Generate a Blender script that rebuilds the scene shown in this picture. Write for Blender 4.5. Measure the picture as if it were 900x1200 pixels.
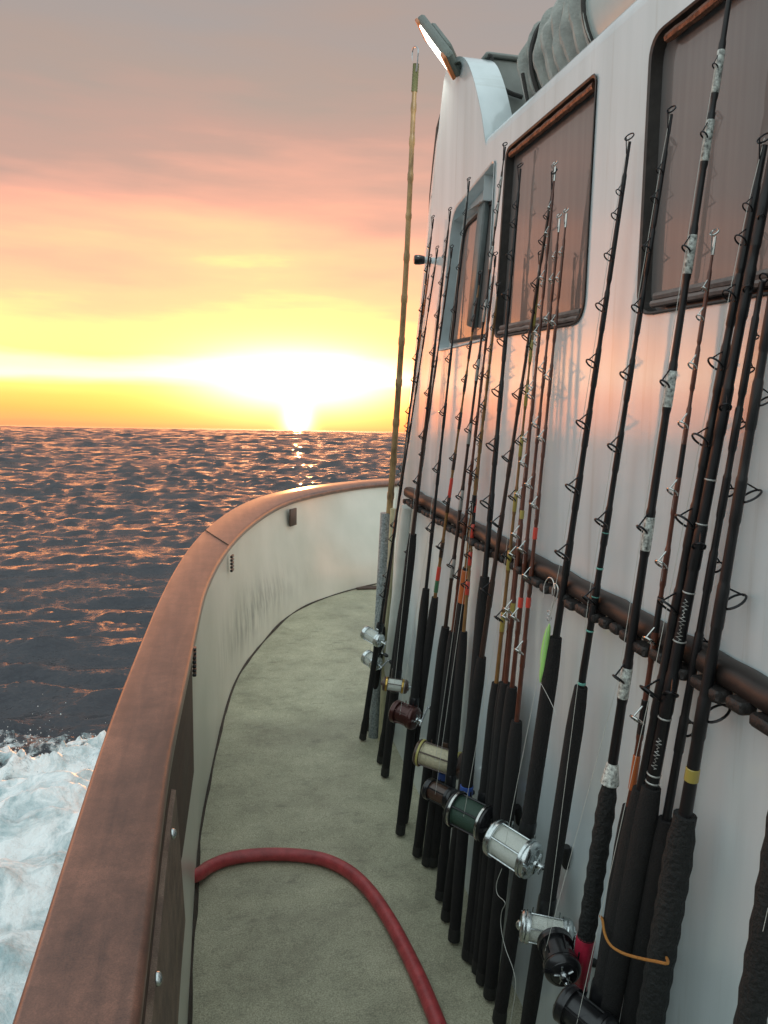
import bpy, bmesh, math, random
import numpy as np
from mathutils import Vector, Matrix, Euler
random.seed(7); rng = np.random.RandomState(11)
R = math.radians
scene = bpy.context.scene
for o in list(bpy.data.objects): bpy.data.objects.remove(o)
COL = scene.collection

# ------------------------------------------------------------------ camera
cd = bpy.data.cameras.new('camera'); cam = bpy.data.objects.new('camera', cd); COL.objects.link(cam)
cd.sensor_fit = 'VERTICAL'; cd.sensor_height = 36.0; cd.lens = 27.0
cd.clip_start = 0.02; cd.clip_end = 20000
YAW, PITCH, ROLL = R(12.1), R(-6.0), R(1.0)
cam.location = (0, 0, 1.6)
cam.rotation_euler = (Matrix.Rotation(-YAW, 3, 'Z') @ Matrix.Rotation(R(90) + PITCH, 3, 'X') @ Matrix.Rotation(ROLL, 3, 'Z')).to_euler()
scene.camera = cam
CM = cam.rotation_euler.to_matrix(); CO = Vector(cam.location)

def ray(px, py):
    return (CM @ Vector(((px - 450) / 900, -(py - 600) / 900, -1))).normalized()

# ------------------------------------------------------------------ light
SUN_DIR = ray(349, 487)
world = bpy.data.worlds.new('World'); scene.world = world; world.use_nodes = True
sun_az = math.atan2(SUN_DIR.x, SUN_DIR.y)
SUN_EL = R(1.0)
sd = bpy.data.lights.new('sun', 'SUN'); sd.energy = 2.6; sd.angle = R(0.6); sd.color = (1.0, 0.42, 0.14)
so = bpy.data.objects.new('sun', sd); COL.objects.link(so)
sv = Vector((math.sin(sun_az) * math.cos(SUN_EL), math.cos(sun_az) * math.cos(SUN_EL), math.sin(SUN_EL)))
so.rotation_euler = (-sv).to_track_quat('-Z', 'Y').to_euler()
so.location = sv * 50
vs = scene.view_settings
vs.view_transform = 'Standard'; vs.look = 'None'; vs.exposure = 0.15; vs.gamma = 1.0; vs.use_curve_mapping = False

def build_world():
    nt = world.node_tree; N = nt.nodes; L = nt.links; N.clear()
    def nd(t, **k):
        n = N.new(t)
        for a, b in k.items(): setattr(n, a, b)
        return n
    def math_(op, a, b=None, c=None):
        n = nd('ShaderNodeMath', operation=op)
        for i, v in enumerate((a, b, c)):
            if v is None: continue
            if isinstance(v, (int, float)): n.inputs[i].default_value = v
            else: L.new(v, n.inputs[i])
        return n.outputs[0]
    tc = nd('ShaderNodeTexCoord')
    sep = nd('ShaderNodeSeparateXYZ'); L.new(tc.outputs['Generated'], sep.inputs[0])
    z = sep.outputs[2]
    # cloud noise, stretched sideways
    mp = nd('ShaderNodeMapping'); mp.inputs['Scale'].default_value = (1.3, 1.3, 9.0)
    L.new(tc.outputs['Generated'], mp.inputs[0])
    nz = nd('ShaderNodeTexNoise'); nz.inputs['Scale'].default_value = 1.7; nz.inputs['Detail'].default_value = 7; nz.inputs['Roughness'].default_value = .5
    L.new(mp.outputs[0], nz.inputs['Vector'])
    mp2 = nd('ShaderNodeMapping'); mp2.inputs['Scale'].default_value = (4, 4, 22.0); mp2.inputs['Location'].default_value = (3, 1, 7)
    L.new(tc.outputs['Generated'], mp2.inputs[0])
    nz2 = nd('ShaderNodeTexNoise'); nz2.inputs['Scale'].default_value = 1.3; nz2.inputs['Detail'].default_value = 6
    L.new(mp2.outputs[0], nz2.inputs['Vector'])
    # angle from the sun in azimuth
    hx = math_('MULTIPLY', sep.outputs[0], SUN_DIR.x); hy = math_('MULTIPLY', sep.outputs[1], SUN_DIR.y)
    dot = math_('ADD', hx, hy)                      # 1 towards the sun, -1 away
    el = math_('MULTIPLY', math_('ARCSINE', z), 180 / math.pi)
    w1 = math_('MULTIPLY', math_('SUBTRACT', nz.outputs[0], .5), 16.0)
    w2 = math_('MULTIPLY', math_('SUBTRACT', nz2.outputs[0], .5), 5.5)
    damp = math_('MINIMUM', math_('MAXIMUM', math_('DIVIDE', math_('SUBTRACT', el, 2.0), 9.0), 0.08), 1.0)
    # the bright cloud gap rises a little over the sun
    sx = math_('SUBTRACT', math_('MULTIPLY', sep.outputs[0], SUN_DIR.y), math_('MULTIPLY', sep.outputs[1], SUN_DIR.x))
    gx = math_('EXPONENT', math_('MULTIPLY', math_('MULTIPLY', sx, sx), -22.0))
    front = math_('MAXIMUM', dot, 0.0)
    lift = math_('MULTIPLY', math_('MULTIPLY', math_('MULTIPLY', gx, front), 1.6), math_('MINIMUM', math_('MAXIMUM', math_('MULTIPLY', math_('SUBTRACT', el, 4.5), .4), 0.0), 1.0))
    e2 = math_('SUBTRACT', math_('ADD', el, math_('MULTIPLY', damp, math_('ADD', w1, w2))), lift)
    fac = math_('DIVIDE', e2, 60.0)
    ramp = nd('ShaderNodeValToRGB'); L.new(fac, ramp.inputs[0])
    stops = [(-.2, (1.1, .34, .16)), (0.0, (1.4, .38, .16)), (1.0, (1.9, .46, .14)), (2.1, (2.5, .60, .16)), (2.9, (3.0, .82, .22)),
             (3.6, (3.3, 1.5, .80)), (4.5, (3.2, 1.35, .55)), (5.3, (3.0, .90, .28)), (7.0, (2.2, .76, .28)), (8.4, (1.6, .55, .28)),
             (11, (1.12, .44, .27)), (14, (.72, .34, .25)), (17.5, (.46, .275, .225)), (21.5, (.36, .27, .23)), (27, (.31, .275, .262)), (33, (.32, .31, .305)), (42, (.44, .48, .50)), (60, (.60, .70, .72))]
    cr = ramp.color_ramp
    while len(cr.elements) > 1: cr.elements.remove(cr.elements[-1])
    for i, (e, c) in enumerate(stops):
        p = max(0, e / 60)
        el_ = cr.elements[0] if i == 0 else cr.elements.new(p)
        el_.position = p; el_.color = (c[0] / 4, c[1] / 4, c[2] / 4, 1)
    sc = nd('ShaderNodeVectorMath', operation='SCALE'); L.new(ramp.outputs[0], sc.inputs[0]); sc.inputs['Scale'].default_value = 4.0
    # sky behind and overhead: cool overcast
    back = nd('ShaderNodeValToRGB'); L.new(math_('DIVIDE', el, 90.0), back.inputs[0])
    back.color_ramp.elements[0].color = (.80, .92, .94, 1); back.color_ramp.elements[1].color = (.80, .95, .97, 1)
    bn = nd('ShaderNodeVectorMath', operation='SCALE'); L.new(back.outputs[0], bn.inputs[0])
    L.new(math_('ADD', math_('MULTIPLY', nz.outputs[0], .9), .6), bn.inputs['Scale'])
    hl = math_('POWER', math_('MAXIMUM', math_('SUBTRACT', 1.0, math_('MULTIPLY', z, z)), .0004), .5)
    dot = math_('DIVIDE', dot, hl)
    mixf = nd('ShaderNodeMapRange', interpolation_type='SMOOTHSTEP'); L.new(dot, mixf.inputs[0])
    mixf.inputs[1].default_value = .40; mixf.inputs[2].default_value = .95
    mixl = nd('ShaderNodeMapRange', interpolation_type='SMOOTHSTEP'); L.new(dot, mixl.inputs[0]); mixl.inputs[1].default_value = -.6; mixl.inputs[2].default_value = .45
    lowf = nd('ShaderNodeMapRange', interpolation_type='SMOOTHSTEP'); L.new(el, lowf.inputs[0]); lowf.inputs[1].default_value = 16; lowf.inputs[2].default_value = 6
    mm = math_('MAXIMUM', mixf.outputs[0], math_('MULTIPLY', mixl.outputs[0], lowf.outputs[0]))
    mx = nd('ShaderNodeMix', data_type='RGBA'); L.new(mm, mx.inputs[0]); L.new(bn.outputs[0], mx.inputs[6]); L.new(sc.outputs[0], mx.inputs[7])
    # glow round the sun: two gaussians, broad in azimuth
    dz = math_('SUBTRACT', el, 3.6)
    sxd = math_('MULTIPLY', sx, 57.3)
    g1 = math_('EXPONENT', math_('MULTIPLY', math_('ADD', math_('DIVIDE', math_('MULTIPLY', sxd, sxd), 42.0), math_('DIVIDE', math_('MULTIPLY', dz, dz), 4.2)), -1.0))
    dz0 = math_('SUBTRACT', el, .8)
    g2 = math_('EXPONENT', math_('MULTIPLY', math_('ADD', math_('DIVIDE', math_('MULTIPLY', sxd, sxd), .8), math_('DIVIDE', math_('MULTIPLY', dz0, dz0), 1.3)), -1.0))
    g1 = math_('MULTIPLY', g1, front); g2 = math_('MULTIPLY', g2, front)
    def add(col, f, rgb):
        s = nd('ShaderNodeVectorMath', operation='SCALE'); s.inputs[0].default_value = rgb; L.new(f, s.inputs['Scale'])
        a = nd('ShaderNodeVectorMath', operation='ADD'); L.new(col, a.inputs[0]); L.new(s.outputs[0], a.inputs[1])
        return a.outputs[0]
    col = add(mx.outputs[2], g1, (4.0, 2.2, 1.4))
    col = add(col, g2, (14.0, 6.0, 1.6))
    sky = nd('ShaderNodeTexSky', sky_type='NISHITA', sun_disc=False, sun_elevation=SUN_EL, sun_rotation=sun_az)
    bg1 = nd('ShaderNodeBackground'); L.new(col, bg1.inputs[0]); bg1.inputs[1].default_value = 1.0
    bg2 = nd('ShaderNodeBackground'); L.new(sky.outputs[0], bg2.inputs[0]); bg2.inputs[1].default_value = .05
    ad = nd('ShaderNodeAddShader'); L.new(bg1.outputs[0], ad.inputs[0]); L.new(bg2.outputs[0], ad.inputs[1])
    out = nd('ShaderNodeOutputWorld'); L.new(ad.outputs[0], out.inputs[0])
build_world()

# ------------------------------------------------------------------ geometry of the place
SL = 0.054                      # the deck climbs towards the bow
WX = 0.775                      # house side
CAPH = 0.80
def dz(y): return SL * y
def P(x, y, h): return Vector((x, y, h + SL * y))
def at_x(px, py, X):
    d = ray(px, py); t = (X - CO.x) / d.x
    return CO + d * t
def at_h(px, py, h):            # on the plane h above the deck
    d = ray(px, py); t = (h - CO.z) / (d.z - SL * d.y)
    return CO + d * t
def at_y(px, py, Y):
    d = ray(px, py); return CO + d * (Y / d.y)

# ------------------------------------------------------------------ materials
def new_mat(name):
    m = bpy.data.materials.new(name); m.use_nodes = True
    return m, m.node_tree.nodes, m.node_tree.links, m.node_tree.nodes['Principled BSDF']
def mat(name, col, rough=.5, metal=0, coat=0, var=.0, vscale=20, bump=0, bscale=60, stretch=(1, 1, 1), spec=.5, emit=None, coat_r=.1, dark=None):
    m, N, L, b = new_mat(name)
    b.inputs['Base Color'].default_value = (*col, 1); b.inputs['Roughness'].default_value = rough
    b.inputs['Metallic'].default_value = metal; b.inputs['Coat Weight'].default_value = coat
    b.inputs['Coat Roughness'].default_value = coat_r; b.inputs['Specular IOR Level'].default_value = spec
    if emit: b.inputs['Emission Color'].default_value = (*emit[0], 1); b.inputs['Emission Strength'].default_value = emit[1]
    if var or bump:
        g = N.new('ShaderNodeNewGeometry'); mp = N.new('ShaderNodeMapping'); mp.inputs['Scale'].default_value = stretch
        L.new(g.outputs['Position'], mp.inputs[0])
    if var:
        n = N.new('ShaderNodeTexNoise'); n.inputs['Scale'].default_value = vscale; n.inputs['Detail'].default_value = 6; n.inputs['Roughness'].default_value = .6
        L.new(mp.outputs[0], n.inputs['Vector'])
        mx = N.new('ShaderNodeMix'); mx.data_type = 'RGBA'
        r = N.new('ShaderNodeMapRange'); r.inputs[1].default_value = .3; r.inputs[2].default_value = .7; L.new(n.outputs[0], r.inputs[0])
        L.new(r.outputs[0], mx.inputs[0])
        d = dark if dark else tuple(c * (1 - var) for c in col)
        mx.inputs[6].default_value = (*d, 1); mx.inputs[7].default_value = (*[min(1, c * (1 + var * .5)) for c in col], 1)
        L.new(mx.outputs[2], b.inputs['Base Color'])
    if bump:
        n2 = N.new('ShaderNodeTexNoise'); n2.inputs['Scale'].default_value = bscale; n2.inputs['Detail'].default_value = 5
        L.new(mp.outputs[0], n2.inputs['Vector'])
        bp = N.new('ShaderNodeBump'); bp.inputs['Strength'].default_value = bump; bp.inputs['Distance'].default_value = .01
        L.new(n2.outputs[0], bp.inputs['Height']); L.new(bp.outputs[0], b.inputs['Normal'])
    return m

M = {}
M['blank_black'] = mat('blank_black', (.009, .009, .010), .42, coat=.12, spec=.35, var=.3, vscale=40)
M['blank_brown'] = mat('blank_brown', (.10, .028, .014), .38, coat=.25, var=.4, vscale=30)
M['blank_tan'] = mat('blank_tan', (.20, .10, .03), .35, coat=.25, var=.3, vscale=30)
M['blank_dark'] = mat('blank_dark', (.035, .018, .013), .38, coat=.25, var=.3, vscale=40)
M['foam_grip'] = mat('foam_grip', (.009, .008, .008), .9, var=.3, bump=.5, bscale=350)
M['cord_grip'] = mat('cord_grip', (.009, .010, .010), .8, var=.4, bump=.9, bscale=120)
M['rubber'] = mat('rubber', (.012, .012, .012), .6, bump=.2, bscale=200)
M['guide'] = mat('guide_metal', (.03, .03, .033), .3, metal=.8)
M['guide_chrome'] = mat('guide_chrome', (.5, .5, .48), .22, metal=1)
M['silver'] = mat('reel_silver', (.62, .66, .66), .24, metal=1, var=.3, vscale=90, bump=.05, bscale=300)
M['black_metal'] = mat('black_metal', (.015, .015, .017), .32, metal=.3, coat=.3, var=.4, vscale=80)
M['gold'] = mat('reel_gold', (.55, .36, .10), .3, metal=1, var=.3, vscale=60)
M['maroon'] = mat('reel_maroon', (.06, .018, .015), .35, metal=.5, coat=.3)
M['brown_plate'] = mat('reel_brown', (.06, .028, .018), .4, coat=.4, var=.3, vscale=60)
M['line_white'] = mat('line_white', (.66, .68, .62), .5, var=.12, vscale=300, bump=.5, bscale=500, stretch=(1, 1, 1))
M['line_cream'] = mat('line_cream', (.56, .50, .34), .5, var=.2, vscale=120, bump=.4, bscale=500)
M['line_green'] = mat('line_green', (.03, .065, .045), .5, bump=.4, bscale=500)
M['line_yellow'] = mat('line_yellow', (.42, .37, .12), .5, var=.15, vscale=80)
M['line_clear'] = mat('mono_line', (.5, .5, .46), .35)
M['wrap_white'] = mat('wrap_marbled', (.55, .58, .54), .5, var=.9, vscale=160, dark=(.05, .055, .05))
M['wrap_red'] = mat('wrap_red', (.55, .05, .03), .35, coat=.4)
M['wrap_yellow'] = mat('wrap_yellow', (.34, .27, .06), .4, coat=.4)
M['wrap_teal'] = mat('wrap_teal', (.12, .36, .30), .35, coat=.4)
M['wrap_silver'] = mat('wrap_silver', (.4, .4, .38), .35, metal=.5)
M['wrap_orange'] = mat('wrap_orange', (.42, .11, .03), .35, coat=.4)
M['wrap_green'] = mat('wrap_green', (.04, .13, .06), .4, coat=.4)
M['red_seat'] = mat('red_seat', (.42, .02, .05), .38, coat=.5, var=.3, vscale=60)
M['tape_blue'] = mat('blue_tape', (.03, .08, .32), .5)
M['bamboo'] = mat('bamboo', (.33, .22, .10), .42, var=.55, vscale=9, stretch=(3, 3, 1.2), dark=(.10, .065, .028))
M['steel'] = mat('steel', (.45, .47, .48), .25, metal=1, var=.2, vscale=100)
M['galv'] = mat('galvanised', (.32, .36, .37), .5, metal=.35, var=.5, vscale=120, dark=(.13, .15, .15))
M['pvc'] = mat('pvc', (.62, .63, .58), .45, var=.12, vscale=12)
M['pvc_cream'] = mat('pvc_cream', (.45, .42, .26), .5, var=.2, vscale=18)
M['hose'] = mat('hose_red', (.44, .06, .065), .38, var=.25, vscale=25, bump=.15, bscale=150, dark=(.27, .035, .04))
M['lure'] = mat('lure_green', (.42, .78, .22), .3, coat=.6)
M['orange_cord'] = mat('orange_cord', (.48, .20, .04), .7, bump=.6, bscale=400)
M['hook_white'] = mat('hook_wire', (.72, .73, .70), .3, metal=.6)
M['gasket'] = mat('gasket', (.035, .028, .024), .42, var=.4, vscale=40, bump=.15, bscale=60)
M['reveal_lit'] = mat('reveal_lit', (.20, .095, .06), .4, metal=.5, var=.6, vscale=50, bump=.6, bscale=70)  # colour carries the orange-brown light falling on the windows' top reveals
M['frame_grey'] = mat('frame_grey', (.16, .19, .19), .4, metal=.3, var=.2, vscale=20)
M['frame_blue'] = mat('frame_pale', (.52, .58, .59), .35, coat=.5, var=.12, vscale=20)
M['caulk'] = mat('caulk', (.05, .038, .028), .8, var=.5, vscale=40, bump=.5, bscale=90)
M['grey_paint'] = mat('grey_paint', (.22, .23, .21), .55, var=.25, vscale=9, bump=.1, bscale=30)
M['canvas'] = mat('canvas', (.38, .39, .36), .75, var=.35, vscale=16, bump=.35, bscale=140)
M['rope_dark'] = mat('rope_dark', (.035, .033, .03), .8, bump=.6, bscale=300)
M['lamp_glow'] = mat('lamp_glow', (.9, .9, .85), .3, emit=((1, .96, .84), 7.0))
M['lamp_orange'] = mat('lamp_rim', (.5, .16, .05), .4)
M['lamp_housing'] = mat('lamp_housing', (.14, .16, .14), .45, metal=.4, var=.2)
M['slot_dark'] = mat('slot', (.07, .045, .035), .6)

def wall_mat():
    m, N, L, b = new_mat('house_gelcoat')
    g = N.new('ShaderNodeNewGeometry')
    mp = N.new('ShaderNodeMapping'); mp.inputs['Scale'].default_value = (1, 1, .12); L.new(g.outputs['Position'], mp.inputs[0])
    n = N.new('ShaderNodeTexNoise'); n.inputs['Scale'].default_value = 9; n.inputs['Detail'].default_value = 5; L.new(mp.outputs[0], n.inputs['Vector'])
    cr = N.new('ShaderNodeValToRGB'); cr.color_ramp.elements[0].position = .3; cr.color_ramp.elements[1].position = .72
    cr.color_ramp.elements[0].color = (.55, .62, .63, 1); cr.color_ramp.elements[1].color = (.72, .79, .81, 1)
    L.new(n.outputs[0], cr.inputs[0])
    mpg = N.new('ShaderNodeMapping'); mpg.inputs['Scale'].default_value = (1, 26, .9); L.new(g.outputs['Position'], mpg.inputs[0])
    ng = N.new('ShaderNodeTexNoise'); ng.inputs['Scale'].default_value = 1.6; ng.inputs['Detail'].default_value = 9; ng.inputs['Roughness'].default_value = .7; L.new(mpg.outputs[0], ng.inputs['Vector'])
    rg_ = N.new('ShaderNodeMapRange'); rg_.inputs[1].default_value = .56; rg_.inputs[2].default_value = .78; rg_.inputs[4].default_value = .55; L.new(ng.outputs[0], rg_.inputs[0])
    mg = N.new('ShaderNodeMix'); mg.data_type = 'RGBA'; L.new(rg_.outputs[0], mg.inputs[0]); L.new(cr.outputs[0], mg.inputs[6]); mg.inputs[7].default_value = (.36, .36, .31, 1)
    L.new(mg.outputs[2], b.inputs['Base Color'])
    b.inputs['Roughness'].default_value = .38; b.inputs['Coat Weight'].default_value = 1.0; b.inputs['Coat Roughness'].default_value = .05; b.inputs['Coat IOR'].default_value = 1.85
    mp2 = N.new('ShaderNodeMapping'); mp2.inputs['Scale'].default_value = (1, 1, .16); L.new(g.outputs['Position'], mp2.inputs[0])
    n2 = N.new('ShaderNodeTexNoise'); n2.inputs['Scale'].default_value = 7; n2.inputs['Detail'].default_value = 3; L.new(mp2.outputs[0], n2.inputs['Vector'])
    n3 = N.new('ShaderNodeTexNoise'); n3.inputs['Scale'].default_value = 240; n3.inputs['Detail'].default_value = 2; L.new(g.outputs['Position'], n3.inputs['Vector'])
    b1 = N.new('ShaderNodeBump'); b1.inputs['Strength'].default_value = .3; b1.inputs['Distance'].default_value = .007; L.new(n2.outputs[0], b1.inputs['Height'])
    b2 = N.new('ShaderNodeBump'); b2.inputs['Strength'].default_value = .06; b2.inputs['Distance'].default_value = .002; L.new(n3.outputs[0], b2.inputs['Height']); L.new(b1.outputs[0], b2.inputs['Normal'])
    L.new(b2.outputs[0], b.inputs['Normal']); L.new(b2.outputs[0], b.inputs['Coat Normal'])
    return m
M['wall'] = wall_mat()

def panel_mat():
    m, N, L, b = new_mat('bulwark_paint')
    g = N.new('ShaderNodeNewGeometry')
    sep = N.new('ShaderNodeSeparateXYZ'); L.new(g.outputs['Position'], sep.inputs[0])
    mp = N.new('ShaderNodeMapping'); mp.inputs['Scale'].default_value = (5, 5, 1.0); L.new(g.outputs['Position'], mp.inputs[0])
    n = N.new('ShaderNodeTexNoise'); n.inputs['Scale'].default_value = 4; n.inputs['Detail'].default_value = 9; n.inputs['Roughness'].default_value = .65; L.new(mp.outputs[0], n.inputs['Vector'])
    # exhaust soot patch, confined to one stretch of the panel (fixed on the paint)
    def gauss(out, c, w):
        a = N.new('ShaderNodeMath'); a.operation = 'SUBTRACT'; L.new(out, a.inputs[0]); a.inputs[1].default_value = c
        d = N.new('ShaderNodeMath'); d.operation = 'DIVIDE'; L.new(a.outputs[0], d.inputs[0]); d.inputs[1].default_value = w
        s = N.new('ShaderNodeMath'); s.operation = 'MULTIPLY'; L.new(d.outputs[0], s.inputs[0]); L.new(d.outputs[0], s.inputs[1])
        e = N.new('ShaderNodeMath'); e.operation = 'MULTIPLY'; L.new(s.outputs[0], e.inputs[0]); e.inputs[1].default_value = -1
        x = N.new('ShaderNodeMath'); x.operation = 'EXPONENT'; L.new(e.outputs[0], x.inputs[0]); return x.outputs[0]
    gy = gauss(sep.outputs[1], 4.5, .75); gz = gauss(sep.outputs[2], .50, .15)
    mu = N.new('ShaderNodeMath'); mu.operation = 'MULTIPLY'; L.new(gy, mu.inputs[0]); L.new(gz, mu.inputs[1])
    r = N.new('ShaderNodeMapRange'); r.inputs[1].default_value = .42; r.inputs[2].default_value = .62; L.new(n.outputs[0], r.inputs[0])
    m2 = N.new('ShaderNodeMath'); m2.operation = 'MULTIPLY'; L.new(mu.outputs[0], m2.inputs[0]); L.new(r.outputs[0], m2.inputs[1])
    mx = N.new('ShaderNodeMix'); mx.data_type = 'RGBA'; L.new(m2.outputs[0], mx.inputs[0])
    n4 = N.new('ShaderNodeTexNoise'); n4.inputs['Scale'].default_value = 2.5; n4.inputs['Detail'].default_value = 5; L.new(g.outputs['Position'], n4.inputs['Vector'])
    cr = N.new('ShaderNodeValToRGB'); cr.color_ramp.elements[0].position = .35; cr.color_ramp.elements[1].position = .65
    cr.color_ramp.elements[0].color = (.52, .54, .47, 1); cr.color_ramp.elements[1].color = (.62, .63, .56, 1); L.new(n4.outputs[0], cr.inputs[0])
    L.new(cr.outputs[0], mx.inputs[6]); mx.inputs[7].default_value = (.24, .25, .24, 1)
    L.new(mx.outputs[2], b.inputs['Base Color']); b.inputs['Roughness'].default_value = .38; b.inputs['Coat Weight'].default_value = .35; b.inputs['Coat Roughness'].default_value = .18
    bp = N.new('ShaderNodeBump'); bp.inputs['Strength'].default_value = .2; bp.inputs['Distance'].default_value = .01
    n5 = N.new('ShaderNodeTexNoise'); n5.inputs['Scale'].default_value = 5; L.new(g.outputs['Position'], n5.inputs['Vector']); L.new(n5.outputs[0], bp.inputs['Height']); L.new(bp.outputs[0], b.inputs['Normal'])
    return m
M['panel'] = panel_mat()

def deck_mat():
    m, N, L, b = new_mat('deck_nonskid')
    g = N.new('ShaderNodeNewGeometry')
    n = N.new('ShaderNodeTexNoise'); n.inputs['Scale'].default_value = 4.5; n.inputs['Detail'].default_value = 12; n.inputs['Roughness'].default_value = .78; L.new(g.outputs['Position'], n.inputs['Vector'])
    cr = N.new('ShaderNodeValToRGB'); e = cr.color_ramp.elements
    e[0].position = .30; e[0].color = (.27, .26, .185, 1); e[1].position = .70; e[1].color = (.54, .52, .38, 1)
    k = e.new(.5); k.color = (.42, .405, .29, 1); L.new(n.outputs[0], cr.inputs[0])
    n2 = N.new('ShaderNodeTexNoise'); n2.inputs['Scale'].default_value = 260; n2.inputs['Detail'].default_value = 3; L.new(g.outputs['Position'], n2.inputs['Vector'])
    mr = N.new('ShaderNodeMapRange'); mr.inputs[1].default_value = .3; mr.inputs[2].default_value = .7; mr.inputs[3].default_value = .62; mr.inputs[4].default_value = 1.3; L.new(n2.outputs[0], mr.inputs[0])
    nL = N.new('ShaderNodeTexNoise'); nL.inputs['Scale'].default_value = 1.1; nL.inputs['Detail'].default_value = 5; nL.inputs['Distortion'].default_value = 1.0; L.new(g.outputs['Position'], nL.inputs['Vector'])
    mL = N.new('ShaderNodeMapRange'); mL.inputs[1].default_value = .35; mL.inputs[2].default_value = .65; mL.inputs[3].default_value = .8; mL.inputs[4].default_value = 1.16; L.new(nL.outputs[0], mL.inputs[0])
    mS = N.new('ShaderNodeMath'); mS.operation = 'MULTIPLY'; L.new(mL.outputs[0], mS.inputs[0]); L.new(mr.outputs[0], mS.inputs[1])
    rR = N.new('ShaderNodeMapRange'); rR.inputs[1].default_value = .4; rR.inputs[2].default_value = .62; rR.inputs[3].default_value = .38; rR.inputs[4].default_value = .7; L.new(nL.outputs[0], rR.inputs[0]); L.new(rR.outputs[0], b.inputs['Roughness'])
    vm = N.new('ShaderNodeVectorMath'); vm.operation = 'SCALE'; L.new(cr.outputs[0], vm.inputs[0]); L.new(mS.outputs[0], vm.inputs['Scale'])
    # dark scuffs
    mp = N.new('ShaderNodeMapping'); mp.inputs['Scale'].default_value = (6, 14, 1); mp.inputs['Rotation'].default_value = (0, 0, .4); L.new(g.outputs['Position'], mp.inputs[0])
    n3 = N.new('ShaderNodeTexNoise'); n3.inputs['Scale'].default_value = 1.3; n3.inputs['Detail'].default_value = 8; n3.inputs['Roughness'].default_value = .7; L.new(mp.outputs[0], n3.inputs['Vector'])
    r3 = N.new('ShaderNodeMapRange'); r3.inputs[1].default_value = .57; r3.inputs[2].default_value = .72; L.new(n3.outputs[0], r3.inputs[0]); r3.inputs[4].default_value = .6
    mx = N.new('ShaderNodeMix'); mx.data_type = 'RGBA'; L.new(r3.outputs[0], mx.inputs[0]); L.new(vm.outputs[0], mx.inputs[6]); mx.inputs[7].default_value = (.12, .12, .09, 1)
    L.new(mx.outputs[2], b.inputs['Base Color']); b.inputs['Specular IOR Level'].default_value = .35
    bp = N.new('ShaderNodeBump'); bp.inputs['Strength'].default_value = .5; bp.inputs['Distance'].default_value = .003; L.new(n2.outputs[0], bp.inputs['Height'])
    n6 = N.new('ShaderNodeTexNoise'); n6.inputs['Scale'].default_value = 8; n6.inputs['Detail'].default_value = 6; L.new(g.outputs['Position'], n6.inputs['Vector'])
    bp2 = N.new('ShaderNodeBump'); bp2.inputs['Strength'].default_value = .35; bp2.inputs['Distance'].default_value = .01; L.new(n6.outputs[0], bp2.inputs['Height']); L.new(bp.outputs[0], bp2.inputs['Normal'])
    L.new(bp2.outputs[0], b.inputs['Normal'])
    return m
M['deck'] = deck_mat()

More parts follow.
